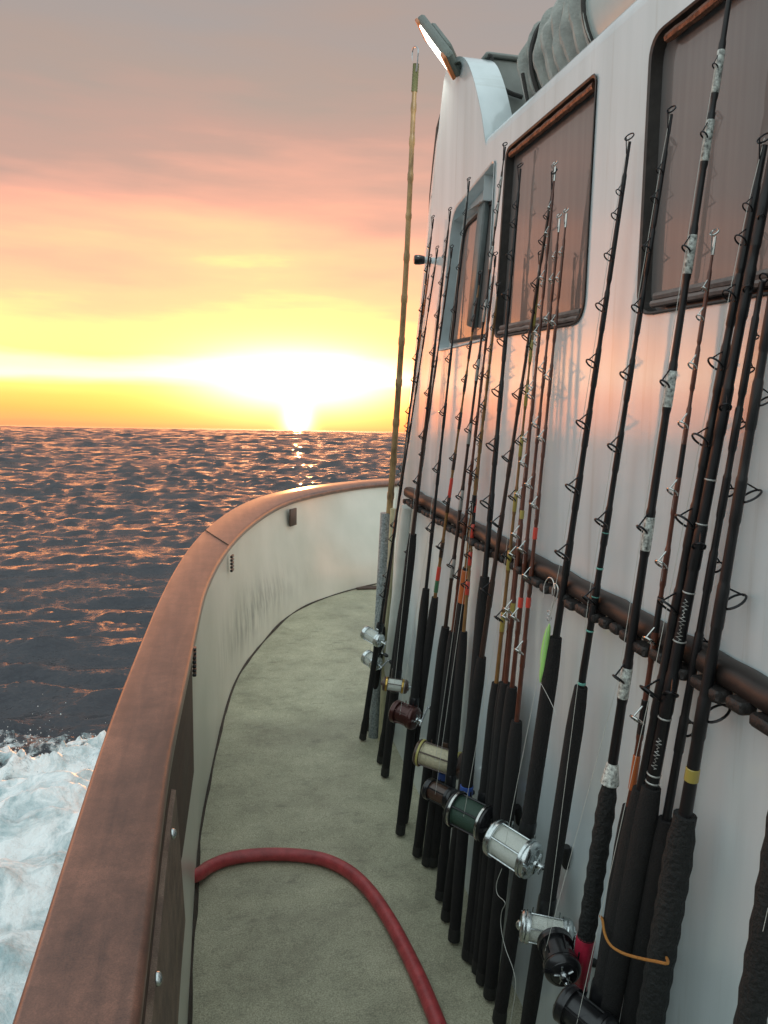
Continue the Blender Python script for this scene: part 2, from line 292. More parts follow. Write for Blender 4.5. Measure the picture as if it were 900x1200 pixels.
def wood_mat(name, c0, c1, rough, sc=(26, 1.4, 26), coat=.0):
    m, N, L, b = new_mat(name)
    g = N.new('ShaderNodeNewGeometry')
    mp = N.new('ShaderNodeMapping'); mp.inputs['Scale'].default_value = sc; L.new(g.outputs['Position'], mp.inputs[0])
    n = N.new('ShaderNodeTexNoise'); n.inputs['Scale'].default_value = 1.5; n.inputs['Detail'].default_value = 8; n.inputs['Distortion'].default_value = .5; L.new(mp.outputs[0], n.inputs['Vector'])
    n2 = N.new('ShaderNodeTexNoise'); n2.inputs['Scale'].default_value = 3.2; n2.inputs['Detail'].default_value = 7; n2.inputs['Roughness'].default_value = .65; L.new(g.outputs['Position'], n2.inputs['Vector'])
    ad = N.new('ShaderNodeMath'); ad.operation = 'MULTIPLY_ADD'; L.new(n.outputs[0], ad.inputs[0]); ad.inputs[1].default_value = .45
    m2 = N.new('ShaderNodeMath'); m2.operation = 'MULTIPLY'; L.new(n2.outputs[0], m2.inputs[0]); m2.inputs[1].default_value = .55; L.new(m2.outputs[0], ad.inputs[2])
    cr = N.new('ShaderNodeValToRGB'); cr.color_ramp.elements[0].position = .36; cr.color_ramp.elements[1].position = .64
    cr.color_ramp.elements[0].color = (*c0, 1); cr.color_ramp.elements[1].color = (*c1, 1); L.new(ad.outputs[0], cr.inputs[0]); L.new(cr.outputs[0], b.inputs['Base Color'])
    n7 = N.new('ShaderNodeTexNoise'); n7.inputs['Scale'].default_value = 11; n7.inputs['Detail'].default_value = 12; n7.inputs['Roughness'].default_value = .8; L.new(g.outputs['Position'], n7.inputs['Vector'])
    n8 = N.new('ShaderNodeTexNoise'); n8.inputs['Scale'].default_value = 420; n8.inputs['Detail'].default_value = 3; L.new(g.outputs['Position'], n8.inputs['Vector'])
    m7 = N.new('ShaderNodeMapRange'); m7.inputs[1].default_value = .35; m7.inputs[2].default_value = .65; m7.inputs[3].default_value = .5; m7.inputs[4].default_value = 1.2; L.new(n7.outputs[0], m7.inputs[0])
    m8 = N.new('ShaderNodeMapRange'); m8.inputs[1].default_value = .3; m8.inputs[2].default_value = .7; m8.inputs[3].default_value = .68; m8.inputs[4].default_value = 1.3; L.new(n8.outputs[0], m8.inputs[0])
    mm = N.new('ShaderNodeMath'); mm.operation = 'MULTIPLY'; L.new(m7.outputs[0], mm.inputs[0]); L.new(m8.outputs[0], mm.inputs[1])
    sv_ = N.new('ShaderNodeVectorMath'); sv_.operation = 'SCALE'; L.new(cr.outputs[0], sv_.inputs[0]); L.new(mm.outputs[0], sv_.inputs['Scale']); L.new(sv_.outputs[0], b.inputs['Base Color'])
    mr = N.new('ShaderNodeMapRange'); mr.inputs[3].default_value = rough - .12; mr.inputs[4].default_value = rough + .14; L.new(n2.outputs[0], mr.inputs[0]); L.new(mr.outputs[0], b.inputs['Roughness'])
    b.inputs['Coat Weight'].default_value = coat; b.inputs['Coat Roughness'].default_value = .3
    bp = N.new('ShaderNodeBump'); bp.inputs['Strength'].default_value = .3; bp.inputs['Distance'].default_value = .004; L.new(ad.outputs[0], bp.inputs['Height']); L.new(bp.outputs[0], b.inputs['Normal'])
    return m
M['teak'] = wood_mat('teak_cap', (.075, .034, .024), (.22, .095, .062), .42, coat=.5)
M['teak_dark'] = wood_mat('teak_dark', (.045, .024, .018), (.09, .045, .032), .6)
M['teak_grey'] = wood_mat('teak_ledge', (.13, .09, .07), (.25, .18, .13), .6)
M['rack_wood'] = wood_mat('rack_wood', (.010, .008, .007), (.034, .024, .020), .5, sc=(14, 3, 14), coat=.08)
M['rack_pad'] = mat('rack_pad', (.016, .013, .012), .6, var=.5, vscale=40, bump=.5, bscale=90)

def glass_mat():
    m, N, L, b = new_mat('tinted_pane')
    b.inputs['Base Color'].default_value = (.075, .073, .072, 1); b.inputs['Roughness'].default_value = .5
    b.inputs['Coat Weight'].default_value = 1; b.inputs['Coat Roughness'].default_value = .02; b.inputs['Coat IOR'].default_value = 1.5
    g = N.new('ShaderNodeNewGeometry')
    mp = N.new('ShaderNodeMapping'); mp.inputs['Scale'].default_value = (1, 30, 1.2); L.new(g.outputs['Position'], mp.inputs[0])
    n = N.new('ShaderNodeTexNoise'); n.inputs['Scale'].default_value = 2.2; n.inputs['Detail'].default_value = 6; L.new(mp.outputs[0], n.inputs['Vector'])
    cr = N.new('ShaderNodeValToRGB'); cr.color_ramp.elements[0].position = .35; cr.color_ramp.elements[1].position = .75
    cr.color_ramp.elements[0].color = (.115, .108, .104, 1); cr.color_ramp.elements[1].color = (.15, .14, .135, 1); L.new(n.outputs[0], cr.inputs[0]); L.new(cr.outputs[0], b.inputs['Base Color'])
    return m
M['pane'] = glass_mat()

def water_mat():
    m, N, L, b = new_mat('sea_water')
    b.inputs['Base Color'].default_value = (.060, .060, .066, 1); b.inputs['IOR'].default_value = 1.33; b.inputs['Specular IOR Level'].default_value = .27; b.inputs['Specular Tint'].default_value = (.70, .78, 1, 1)
    b.inputs['Roughness'].default_value = .14
    g = N.new('ShaderNodeNewGeometry')
    acc = None
    for sc, st, amp in ((.5, (1, 3.6, 1), .12), (1.9, (1, 3.6, 1), .26), (6.5, (1, 3.0, 1), .48), (22, (1, 2.2, 1), .52)):
        mp = N.new('ShaderNodeMapping'); mp.inputs['Scale'].default_value = st; mp.inputs['Rotation'].default_value = (0, 0, -.08); L.new(g.outputs['Position'], mp.inputs[0])
        n = N.new('ShaderNodeTexNoise'); n.inputs['Scale'].default_value = sc; n.inputs['Detail'].default_value = 3; n.inputs['Distortion'].default_value = .5; L.new(mp.outputs[0], n.inputs['Vector'])
        sb = N.new('ShaderNodeVectorMath'); sb.operation = 'SUBTRACT'; L.new(n.outputs['Color'], sb.inputs[0]); sb.inputs[1].default_value = (.5, .5, .5)
        ml = N.new('ShaderNodeVectorMath'); ml.operation = 'MULTIPLY'; L.new(sb.outputs[0], ml.inputs[0]); ml.inputs[1].default_value = (amp * 1.3, amp * 2.6, 0)
        if acc is None: acc = ml.outputs[0]
        else:
            ad = N.new('ShaderNodeVectorMath'); L.new(acc, ad.inputs[0]); L.new(ml.outputs[0], ad.inputs[1]); acc = ad.outputs[0]
    ad = N.new('ShaderNodeVectorMath'); L.new(acc, ad.inputs[0]); L.new(g.outputs['Normal'], ad.inputs[1])
    nm = N.new('ShaderNodeVectorMath'); nm.operation = 'NORMALIZE'; L.new(ad.outputs[0], nm.inputs[0]); prev = nm.outputs[0]
    L.new(prev, b.inputs['Normal'])
    return m
M['water'] = water_mat()
def foam_mat():
    m, N, L, b = new_mat('sea_foam')
    g = N.new('ShaderNodeNewGeometry')
    n = N.new('ShaderNodeTexNoise'); n.inputs['Scale'].default_value = 3.0; n.inputs['Detail'].default_value = 10; n.inputs['Roughness'].default_value = .7; n.inputs['Distortion'].default_value = .8; L.new(g.outputs['Position'], n.inputs['Vector'])
    cr = N.new('ShaderNodeValToRGB'); cr.color_ramp.elements[0].position = .36; cr.color_ramp.elements[1].position = .56
    cr.color_ramp.elements[0].color = (.36, .47, .49, 1); cr.color_ramp.elements[1].color = (.86, .88, .88, 1); L.new(n.outputs[0], cr.inputs[0]); L.new(cr.outputs[0], b.inputs['Base Color'])
    b.inputs['Roughness'].default_value = .55; b.inputs['Specular IOR Level'].default_value = .4
    atn = N.new('ShaderNodeAttribute'); atn.attribute_name = 'cover'
    na = N.new('ShaderNodeTexNoise'); na.inputs['Scale'].default_value = 5.5; na.inputs['Detail'].default_value = 12; na.inputs['Roughness'].default_value = .75; na.inputs['Distortion'].default_value = .6; L.new(g.outputs['Position'], na.inputs['Vector'])
    ma = N.new('ShaderNodeMath'); ma.operation = 'MULTIPLY_ADD'; L.new(na.outputs[0], ma.inputs[0]); ma.inputs[1].default_value = 2.6; ma.inputs[2].default_value = -1.3
    mb_ = N.new('ShaderNodeMath'); L.new(ma.outputs[0], mb_.inputs[0]); L.new(atn.outputs['Fac'], mb_.inputs[1])
    mc = N.new('ShaderNodeMapRange'); mc.inputs[1].default_value = .0; mc.inputs[2].default_value = .45; L.new(mb_.outputs[0], mc.inputs[0]); L.new(mc.outputs[0], b.inputs['Alpha'])
    n2 = N.new('ShaderNodeTexNoise'); n2.inputs['Scale'].default_value = 22; n2.inputs['Detail'].default_value = 6; L.new(g.outputs['Position'], n2.inputs['Vector'])
    bp = N.new('ShaderNodeBump'); bp.inputs['Strength'].default_value = .8; bp.inputs['Distance'].default_value = .03; L.new(n2.outputs[0], bp.inputs['Height']); L.new(bp.outputs[0], b.inputs['Normal'])
    return m
M['foam'] = foam_mat()

# ------------------------------------------------------------------ mesh helpers
def frame_of(d):
    d = d.normalized(); u = Vector((0, 0, 1)) if abs(d.z) < .9 else Vector((0, 1, 0))
    s = d.cross(u).normalized(); return s, s.cross(d).normalized()
class MB:
    def __init__(s): s.v = []; s.f = []
    def grid_loops(s, loops, closed=True, cap=True):
        base = len(s.v); n = len(loops[0])
        for lp in loops: s.v += [Vector(p) for p in lp]
        for i in range(len(loops) - 1):
            for j in range(n if closed else n - 1):
                a = base + i * n + j; b = base + i * n + (j + 1) % n
                s.f.append((a, b, b + n, a + n))
        if cap and closed:
            s.f.append(tuple(base + j for j in range(n))[::-1])
            s.f.append(tuple(base + (len(loops) - 1) * n + j for j in range(n)))
        return s
    def tube(s, pts, rad, n=8, cap=True, closed=False):
        pts = [Vector(p) for p in pts]
        if not hasattr(rad, '__len__'): rad = [rad] * len(pts)
        m = len(pts); T = []
        for i in range(m):
            a = pts[(i - 1) % m if closed else max(0, i - 1)]; b = pts[(i + 1) % m if closed else min(m - 1, i + 1)]
            T.append((b - a).normalized())
        u, w = frame_of(T[0]); loops = []
        for i in range(m):
            u = (u - T[i] * u.dot(T[i])).normalized(); w = T[i].cross(u)
            loops.append([pts[i] + (u * math.cos(2 * math.pi * k / n) + w * math.sin(2 * math.pi * k / n)) * rad[i] for k in range(n)])
        if closed: loops.append(loops[0]); s.grid_loops(loops, True, False)
        else: s.grid_loops(loops, True, cap)
        return s
    def lathe(s, c, axis, prof, n=24, ref=None):
        axis = axis.normalized(); u, w = frame_of(axis)
        s.grid_loops([[Vector(c) + axis * d + (u * math.cos(2 * math.pi * k / n) + w * math.sin(2 * math.pi * k / n)) * r for k in range(n)] for d, r in prof])
        return s
    def torus(s, c, nrm, RR, r, n=20, k=6, sx=1):
        u, w = frame_of(nrm)
        s.tube([Vector(c) + (u * math.cos(2 * math.pi * i / n) * sx + w * math.sin(2 * math.pi * i / n)) * RR for i in range(n)], r, k, closed=True); return s
    def box(s, c, size, ax=None, bev=0):
        c = Vector(c); X, Y, Z = ax if ax else (Vector((1, 0, 0)), Vector((0, 1, 0)), Vector((0, 0, 1)))
        hx, hy, hz = size[0] / 2, size[1] / 2, size[2] / 2; b = min(bev, hx * .9, hy * .9)
        def lp(z, i):
            pts = []
            for (sx, sy) in ((1, 1), (-1, 1), (-1, -1), (1, -1)):
                px, py = hx - i, hy - i
                if b > 0:
                    if sx * sy > 0: pts += [(sx * px, sy * (py - b)), (sx * (px - b), sy * py)]
                    else: pts += [(sx * (px - b), sy * py), (sx * px, sy * (py - b))]
                else: pts.append((sx * px, sy * py))
            return [c + X * a + Y * e + Z * z for a, e in pts]
        if b > 0: s.grid_loops([lp(-hz, b * .7), lp(-hz + b, 0), lp(hz - b, 0), lp(hz, b * .7)])
        else: s.grid_loops([lp(-hz, 0), lp(hz, 0)])
        return s
    def build(s, name, m, parent=None, smooth=True, ang=38, recalc=True):
        org = parent.get('_org') if parent else None
        off = Vector(org) if org else Vector((0, 0, 0))
        me = bpy.data.meshes.new(name)
        me.from_pydata([tuple(v - off) for v in s.v], [], s.f); me.update()
        if recalc:
            bm = bmesh.new(); bm.from_mesh(me); bmesh.ops.recalc_face_normals(bm, faces=bm.faces); bm.to_mesh(me); bm.free()
        if smooth: me.shade_smooth(); me.set_sharp_from_angle(angle=R(ang))
        me.materials.append(m)
        o = bpy.data.objects.new(name, me); COL.objects.link(o)
        if parent: o.parent = parent; o['_org'] = tuple(off)
        return o
def tag(o, label=None, cat=None, group=None, kind=None):
    if label: o['label'] = label
    if cat: o['category'] = cat
    if group: o['group'] = group
    if kind: o['kind'] = kind
    return o
def thing(name, loc, label, cat, group=None):
    o = bpy.data.objects.new(name, None); o.empty_display_size = .1; COL.objects.link(o); o.location = loc; o['_org'] = tuple(loc)
    return tag(o, label, cat, group)

# numpy value noise
_lat = rng.rand(256, 256)
def vnoise(x, y):
    xi = np.floor(x).astype(int); yi = np.floor(y).astype(int); fx = x - xi; fy = y - yi
    fx = fx * fx * (3 - 2 * fx); fy = fy * fy * (3 - 2 * fy)
    a = _lat[xi % 256, yi % 256]; b = _lat[(xi + 1) % 256, yi % 256]; c = _lat[xi % 256, (yi + 1) % 256]; d = _lat[(xi + 1) % 256, (yi + 1) % 256]
    return (a * (1 - fx) + b * fx) * (1 - fy) + (c * (1 - fx) + d * fx) * fy
def fbm(x, y, o=4):
    s = 0; a = .5
    for i in range(o): s = s + a * vnoise(x * 2 ** i + 17 * i, y * 2 ** i + 31 * i); a *= .55
    return s

# ------------------------------------------------------------------ sea
SEA = -1.62
waves = []
for i in range(46):
    lam = .22 * (6.5 / .22) ** (i / 45.0); th = rng.normal(R(6), R(15)); waves.append((2 * math.pi / lam, th, rng.rand() * 6.28, lam * (.0050 if lam > 2.2 else .0090) * (.6 + .8 * rng.rand()), lam))
def sea_h(x, y, sp):
    wx = x + 1.2 * fbm(x * .35, y * .35, 3); wy = y + 1.2 * fbm(x * .3 + 50, y * .3 + 9, 3)
    h = np.zeros_like(x)
    for k, th, ph, A, lam in waves:
        att = np.clip((lam / np.maximum(sp, 1e-4) - 1.2) / 2.5, 0, 1)
        s = np.sin(k * (wx * math.sin(th) + wy * math.cos(th)) + ph)
        h += A * att * (1.0 - 2 * np.abs(s) ** 1.3 if lam < 5 else s)
    gust = .45 + 1.1 * fbm(x * .09 + 5, y * .12 + 3, 3)
    return h * gust
def make_sea():
    rr = [1.0]
    while rr[-1] < 9000: rr.append(rr[-1] + (min(rr[-1] * .0085 + .004, 4.0) if rr[-1] < 1300 else rr[-1] * .03))
    rr = np.array(rr)
    a = np.concatenate([np.arange(-40, 48, .19), np.arange(48, 320, 3.0)]) * math.pi / 180
    A, Rr = np.meshgrid(a, rr); x = Rr * np.sin(A); y = Rr * np.cos(A)
    z = SEA + sea_h(x, y, Rr * .0072)
    I_, J_ = np.meshgrid(np.arange(len(rr)), np.arange(len(a)), indexing='ij')
    far_ = np.clip((Rr - 8) / 40, 0, 1)          # far chop, one facet per grid cell
    z += far_ * np.minimum(Rr * .0085 * .95, .24 + np.clip((Rr - 50) / 260, 0, 1) * 1.0) * (vnoise(I_ * .9 + 3.1 + J_ * .03, J_ * .12 + 7.7) - .5 + .8 * (vnoise(I_ * 1.7 + 9 - J_ * .02, J_ * .3) - .5) + 1.2 * (vnoise(I_ * .31 + 4, J_ * .05 + 2) - .5))
    n = len(a); m = len(rr)
    v = np.stack([x, y, z], -1).reshape(-1, 3)
    i, j = np.meshgrid(np.arange(m - 1), np.arange(n), indexing='ij'); jn = (j + 1) % n
    f = np.stack([i * n + j, (i + 1) * n + j, (i + 1) * n + jn, i * n + jn], -1).reshape(-1, 4)
    me = bpy.data.meshes.new('sea'); me.vertices.add(len(v)); me.vertices.foreach_set('co', v.ravel())
    me.loops.add(f.size); me.loops.foreach_set('vertex_index', f.ravel()); me.polygons.add(len(f))
    me.polygons.foreach_set('loop_start', np.arange(len(f)) * 4); me.update(calc_edges=True); me.validate()
    me.shade_smooth()
    if me.polygons[0].normal.z < 0: me.flip_normals()
    me.materials.append(M['water']); o = bpy.data.objects.new('sea', me); COL.objects.link(o); tag(o, kind='structure')
make_sea()

def make_foam():
    st = .021; xs = np.arange(-8.5, -.35, st); ys = np.arange(.5, 9.6, st)
    X, Y = np.meshgrid(xs, ys, indexing='ij')
    edge = 7.75 + .9 * (fbm(X * .9, Y * .2, 3) - .4) - .07 * (X + 1.6) ** 2 * (X < -1.6)
    inside = (edge - Y) / 1.6
    body = fbm(X * .9 + 3, Y * .9, 5); fine = fbm(X * 4 + 9, Y * 4, 5)
    crest = np.exp(-((edge - Y - .45) / .42) ** 2)
    mask = np.clip(inside * 1.3, -1, 1) + (fine - .45) * 2.4 + (fbm(X * 9, Y * 9, 4) - .45) * .9 + (body - .45) * .8 + .1
    Z = SEA + sea_h(X, Y, np.full_like(X, .03)) + .05 + .34 * body * np.clip(inside, 0, 1) + .16 * (fine - .4) * np.clip(inside * 3 + .2, 0, 1) + .30 * crest * fbm(X * 2.2, Y * 1.3 + 40, 4) \
        + .10 * crest * np.maximum(fbm(X * 11, Y * 11, 3) - .5, 0) * 4
    cover = np.clip(inside * 1.1 + (body - .45) * 1.2 + (fine - .45) * 1.2, -.6, 1.0)
    Z = np.where(cover < 0, SEA + sea_h(X, Y, np.full_like(X, .03)) + .012, Z * np.clip(cover * 3, 0, 1) + (SEA + sea_h(X, Y, np.full_like(X, .03)) + .012) * (1 - np.clip(cover * 3, 0, 1)))
    keep = cover > -.58
    idx = -np.ones(X.shape, int); 
    q = keep[:-1, :-1] & keep[1:, :-1] & keep[:-1, 1:] & keep[1:, 1:]
    i, j = np.nonzero(q); n = X.shape[1]
    f = np.stack([i * n + j, (i + 1) * n + j, (i + 1) * n + j + 1, i * n + j + 1], -1)
    used = np.unique(f); mp = -np.ones(X.size, int); mp[used] = np.arange(len(used)); f = mp[f]
    v = np.stack([X.ravel()[used], Y.ravel()[used], Z.ravel()[used]], -1)
    V = [tuple(p) for p in v]; F = [tuple(int(k) for k in q_) for q_ in f]
    # thrown droplets above the crest
    for k in range(1500):
        x = rng.uniform(-6.5, -.9); y0 = 7.4 - .07 * (x + 1.6) ** 2 * (x < -1.6); y = y0 + rng.normal(-.2, .35); cl = vnoise(np.array([x * 3.0]), np.array([2.5]))[0]
        z = SEA + .22 + abs(rng.normal(0, .15)) * (.15 + 2.2 * cl ** 3); r = .0022 + .007 * rng.rand() ** 3
        b = len(V)
        V += [(x + r, y, z), (x - r, y, z), (x, y + r, z), (x, y - r, z), (x, y, z + r * 1.3), (x, y, z - r * 1.3)]
        F += [(b, b + 2, b + 4), (b + 2, b + 1, b + 4), (b + 1, b + 3, b + 4), (b + 3, b, b + 4), (b + 2, b, b + 5), (b + 1, b + 2, b + 5), (b + 3, b + 1, b + 5), (b, b + 3, b + 5)]
    me = bpy.data.meshes.new('bow_foam'); me.from_pydata(V, [], F); me.update(); me.shade_smooth()
    at = me.attributes.new('cover', 'FLOAT', 'POINT'); cv_ = np.full(len(V), 2.0); cv_[:len(v)] = cover.ravel()[used]; at.data.foreach_set('value', cv_); me.materials.append(M['foam'])
    o = bpy.data.objects.new('bow_foam', me); COL.objects.link(o); tag(o, 'white churned foam and spray thrown up beside the hull', 'foam', kind='stuff')
make_foam()

# ------------------------------------------------------------------ bulwark and deck
def cap_pts(pxs, h): return [at_h(x, y, h) for x, y in pxs]
INN = [(163, 1200), (197, 900), (219, 796), (235, 716), (243, 684), (267, 641), (299, 609), (341, 585), (400, 571.5), (453, 565)]
OUT = [(10, 1200), (107, 900), (144, 801), (197, 679), (235, 625), (277, 593), (320, 577), (380, 567), (453, 560)]
BAS = [(230, 1010), (240, 944), (253, 876), (266, 824), (279, 790), (307, 754), (341, 719), (382, 700), (414, 691), (442, 684)]
def catmull(p, n):
    p = [Vector(q) for q in p]; p = [p[0] * 2 - p[1]] + p + [p[-1] * 2 - p[-2]]; out = []
    for i in range(1, len(p) - 2):
        for k in range(n):
            t = k / n; a, b, c, d = p[i - 1:i + 3]
            out.append(.5 * ((2 * b) + (c - a) * t + (2 * a - 5 * b + 4 * c - d) * t * t + (3 * b - a - 3 * c + d) * t ** 3))
    out.append(p[-2]); return out
def resample(p, n):
    d = [0]
    for a, b in zip(p, p[1:]): d.append(d[-1] + (b - a).length)
    o = []; j = 0
    for i in range(n):
        t = d[-1] * i / (n - 1)
        while j < len(d) - 2 and d[j + 1] < t: j += 1
        u = (t - d[j]) / max(1e-9, d[j + 1] - d[j]); o.append(p[j].lerp(p[j + 1], min(1, max(0, u))))
    return o
def xy(ps): return [Vector((p.x, p.y, 0)) for p in ps]
inn = xy(cap_pts(INN, CAPH)); out = xy(cap_pts(OUT, CAPH)); bas = xy(cap_pts(BAS, 0))
def smooth_pts(ps, it=60):
    ps = [p.copy() for p in ps]
    for _ in range(it):
        q = [p.copy() for p in ps]
        for i in range(1, len(ps) - 1): q[i] = ps[i] * .5 + (ps[i - 1] + ps[i + 1]) * .25
        ps = q
    return ps
aft = lambda p0, dx: [Vector((p0.x + dx * 2.2, -2.2, 0)), Vector((p0.x + dx * .6, -.4, 0))]
bowi = [Vector((2.0, 6.72, 0)), Vector((2.9, 6.95, 0)), Vector((3.8, 6.72, 0))]
bowo = [Vector((2.0, 6.92, 0)), Vector((2.9, 7.14, 0)), Vector((3.8, 6.92, 0))]
bowb = [Vector((2.0, 6.52, 0)), Vector((2.9, 6.72, 0)), Vector((3.8, 6.52, 0))]
NB = 150
CI = smooth_pts(resample(catmull(aft(inn[0], .0) + inn + bowi, 12), NB), 12)
CO_ = smooth_pts(resample(catmull(aft(out[0], .0) + out + bowo, 12), NB), 12)
CB = smooth_pts(resample(catmull(aft(bas[0], .0) + bas + bowb, 12), NB), 12)
def L3(p, h): return Vector((p.x, p.y, h + SL * p.y))
bul = thing('bulwark', L3(CB[40], 0), 'curved white bulwark with a brown wooden cap rail round the bow deck', 'bulwark')
# cap: rounded timber section lofted between inner and outer curve
mb = MB(); loops = []
TH = .042
for a, b in zip(CI, CO_):
    d = (a - b); w = d.length; d.normalize(); sec = []
    r = .015
    for (u, h) in ((0 + r, 0), (w - r, 0), (w - r * .3, -r * .3), (w, -r), (w, -TH + r), (w - r, -TH), (r, -TH), (0, -TH + r), (0, -r), (r * .3, -r * .3)):
        q = b + d * u; sec.append(L3(q, CAPH + h + .004 * math.sin(math.pi * min(1, max(0, u / w)))))
    loops.append(sec)
mb.grid_loops(loops); mb.build('cap_rail', M['teak'], bul, ang=50)
# scarf joints across the cap
for idx in (78, 118):
    a, b = CI[idx], CO_[idx + 3]
    j = MB(); dd = (b - a).normalized(); nn = Vector((-dd.y, dd.x, 0))
    j.box((L3(a.lerp(b, .5), CAPH + .0035)), ((b - a).length * .97, .003, .004), (dd + Vector((0, 0, SL * dd.y)), nn, Vector((0, 0, 1))))
    j.build('scarf_joint', M['caulk'], bul)
# inner panel and outer hull
m1 = MB(); lo = []
for a, b, c in zip(CI, CB, CO_):
    o2 = a.lerp(c, .12); lo.append([L3(o2, CAPH - .02), L3(o2.lerp(b, .35), CAPH * .62), L3(b.lerp(a, .12), CAPH * .28), L3(b, .0), L3(b, -.06)])
m1.grid_loops(lo, False); m1.build('inner_panel', M['panel'], bul, recalc=False)
m2 = MB(); lo = []
for i, (a, c) in enumerate(zip(CI, CO_)):
    o2 = a.lerp(c, .9); inn_ = (a - c).normalized()
    lo.append([L3(o2, CAPH - .02), L3(o2 + inn_ * .03, .3), Vector((*(o2 + inn_ * .10).xy, -.7)), Vector((*(o2 + inn_ * .35).xy, -2.4))])
m2.grid_loops(lo, False); m2.build('outer_hull', mat('hull_paint', (.62, .64, .63), .35, coat=.5, var=.1, vscale=4), bul, recalc=False)
# dark sealant cove along the foot of the panel, with the scorched brown edge
cv = MB(); pts = []
for i, b in enumerate(CB): 
    w = .004 + .012 * vnoise(np.array([i * .6]), np.array([3.3]))[0]
    pts.append(w)
cv.tube([L3(b, .001) for b in CB], [w * .9 for w in pts], 6); cv.build('sealant_bead', M['caulk'], bul)
# wooden liner under the near cap: dark recess, then a paler ledge with bolts
def edge_at(curve, Y):
    for a, b in zip(curve, curve[1:]):
        if a.y <= Y <= b.y: return a.lerp(b, (Y - a.y) / (b.y - a.y))
    return curve[-1]
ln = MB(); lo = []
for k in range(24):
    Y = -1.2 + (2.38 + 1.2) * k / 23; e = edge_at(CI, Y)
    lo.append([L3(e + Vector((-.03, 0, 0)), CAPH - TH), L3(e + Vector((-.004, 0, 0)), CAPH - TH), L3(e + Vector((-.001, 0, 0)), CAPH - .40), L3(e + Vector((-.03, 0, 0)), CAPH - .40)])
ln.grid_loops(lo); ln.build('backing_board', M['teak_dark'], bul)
lg = MB(); lo = []
for k in range(20):
    Y = -1.2 + (1.70 + 1.2) * k / 19; e = edge_at(CI, Y)
    lo.append([L3(e + Vector((-.01, 0, 0)), CAPH - TH - .05), L3(e + Vector((.006, 0, 0)), CAPH - TH - .055), L3(e + Vector((.024, 0, 0)), CAPH - .41), L3(e + Vector((-.01, 0, 0)), CAPH - .425)])
lg.grid_loops(lo); ledge = lg.build('ledge_board', M['teak_grey'], bul)
for (px, py) in ((199, 977), (181, 1147)):
    X_ = edge_at(CI, 1.1).x + .010
    p = at_x(px + 3, py, X_)
    bo = MB(); bo.lathe(p, Vector((1, 0, .1)), [(-.002, .010), (.0, .0105), (.004, .0095), (.007, .006), (.008, .001)], 16)
    bo.build('bolt', M['silver'], ledge)
# slots in the panel
for (px, py, w, h, nm) in ((344, 606, 5, 20, 'vent_slot'), (273, 660, 3, 20, 'vent_slot'), (229.5, 775, 2.5, 34, 'vent_slot')):
    # find depth by marching the ray to the panel curve
    d = ray(px, py); best = None
    for s_ in range(200, 800):
        q = CO + d * (s_ * .01)
        hh = q.z - SL * q.y; t = hh / CAPH
        cb = [b.lerp(a, max(0, min(1, t))) for a, b in zip(CI[::3], CB[::3])]
        # signed side test against nearest segment
        j = min(range(len(cb)), key=lambda i_: (cb[i_].xy - q.xy).length)
        j0 = max(0, j - 1); j1 = min(len(cb) - 1, j + 1); tt = (cb[j1] - cb[j0]).normalized(); nrm = Vector((tt.y, -tt.x, 0))
        if (Vector((q.x, q.y, 0)) - cb[j]).dot(nrm) < .006: best = (q, tt, nrm); break
    if best:
        q, tt, nrm = best; dist = (q - CO).length; sz = dist / 900
        wid = w * sz / max(.25, abs(tt.dot(CM @ Vector((1, 0, 0)))))
        sl = MB()
        nseg = 5 if h < 30 and w < 4 else (7 if w < 4 else 1)
        for k in range(nseg):
            hh = h * sz / nseg
            sl.box(q - nrm * .004 + Vector((0, 0, (k - (nseg - 1) / 2) * hh)), (wid, .012, hh * (.72 if nseg > 1 else 1)), (tt, nrm, Vector((0, 0, 1))), .002)
        sl.build(nm, M['slot_dark'] if nseg == 1 else M['black_metal'], bul)
# deck
dk = MB(); xs = [-.5, 6.6]
pl = [L3(b, 0) for b in CB]
mirror = [Vector((5.8 - p.x, p.y, p.z)) for p in pl[::-1]]
# two sheets: inside the bulwark curve
lo = [[L3(b, 0), L3(Vector((2.9, max(b.y - 0.0, b.y), 0)), 0)] for b in CB if b.x < 2.85]
dk.grid_loops(lo, False); 
lo = [[Vector((5.8 - p.x, p.y, p.z)) for p in l] for l in lo]; dk.grid_loops(lo, False)
od = dk.build('deck', M['deck'], recalc=True); tag(od, kind='structure')
if od.data.polygons[5].normal.z < 0: od.data.flip_normals()
wd = MB(); p = at_h(432, 688, .004); wd.box(P(p.x + .06, p.y - .02, .006), (.34, .10, .010), None, .004); wd.build('deck_hatch_edge', M['teak_dark'])
tag(bpy.data.objects['deck_hatch_edge'], 'brown wooden strip on the deck at the foot of the bow bulwark', 'deck strip')

# ------------------------------------------------------------------ deck house
house = thing('deck_house', P(WX + 1, 1.5, 0), 'white glossy deck house with dark windows and fishing rods leaned along its side', 'deck house')
HT = 2.372
def yf(h): return 3.86 - .335 * h        # raked front edge
RC = .22
def round_poly(pts, r, n=6):
    o = []; m = len(pts)
    for i in range(m):
        p = Vector(pts[i]); a = (Vector(pts[i - 1]) - p).normalized(); b = (Vector(pts[(i + 1) % m]) - p).normalized()
        rr = r[i] if hasattr(r, '__len__') else r
        p0 = p + a * rr; p1 = p + b * rr
        for k in range(n + 1):
            t = k / n; o.append((1 - t) ** 2 * p0 + 2 * t * (1 - t) * p + t * t * p1)
    return o
W1 = round_poly([(2.135, 1.757), (2.085, 2.262), (1.562, 2.268), (1.575, 1.757)], [.035, .03, .02, .06])
W2 = round_poly([(1.352, 1.752), (1.352, 2.25), (.55, 2.25), (.55, 1.752)], [.05, .045, .05, .05])
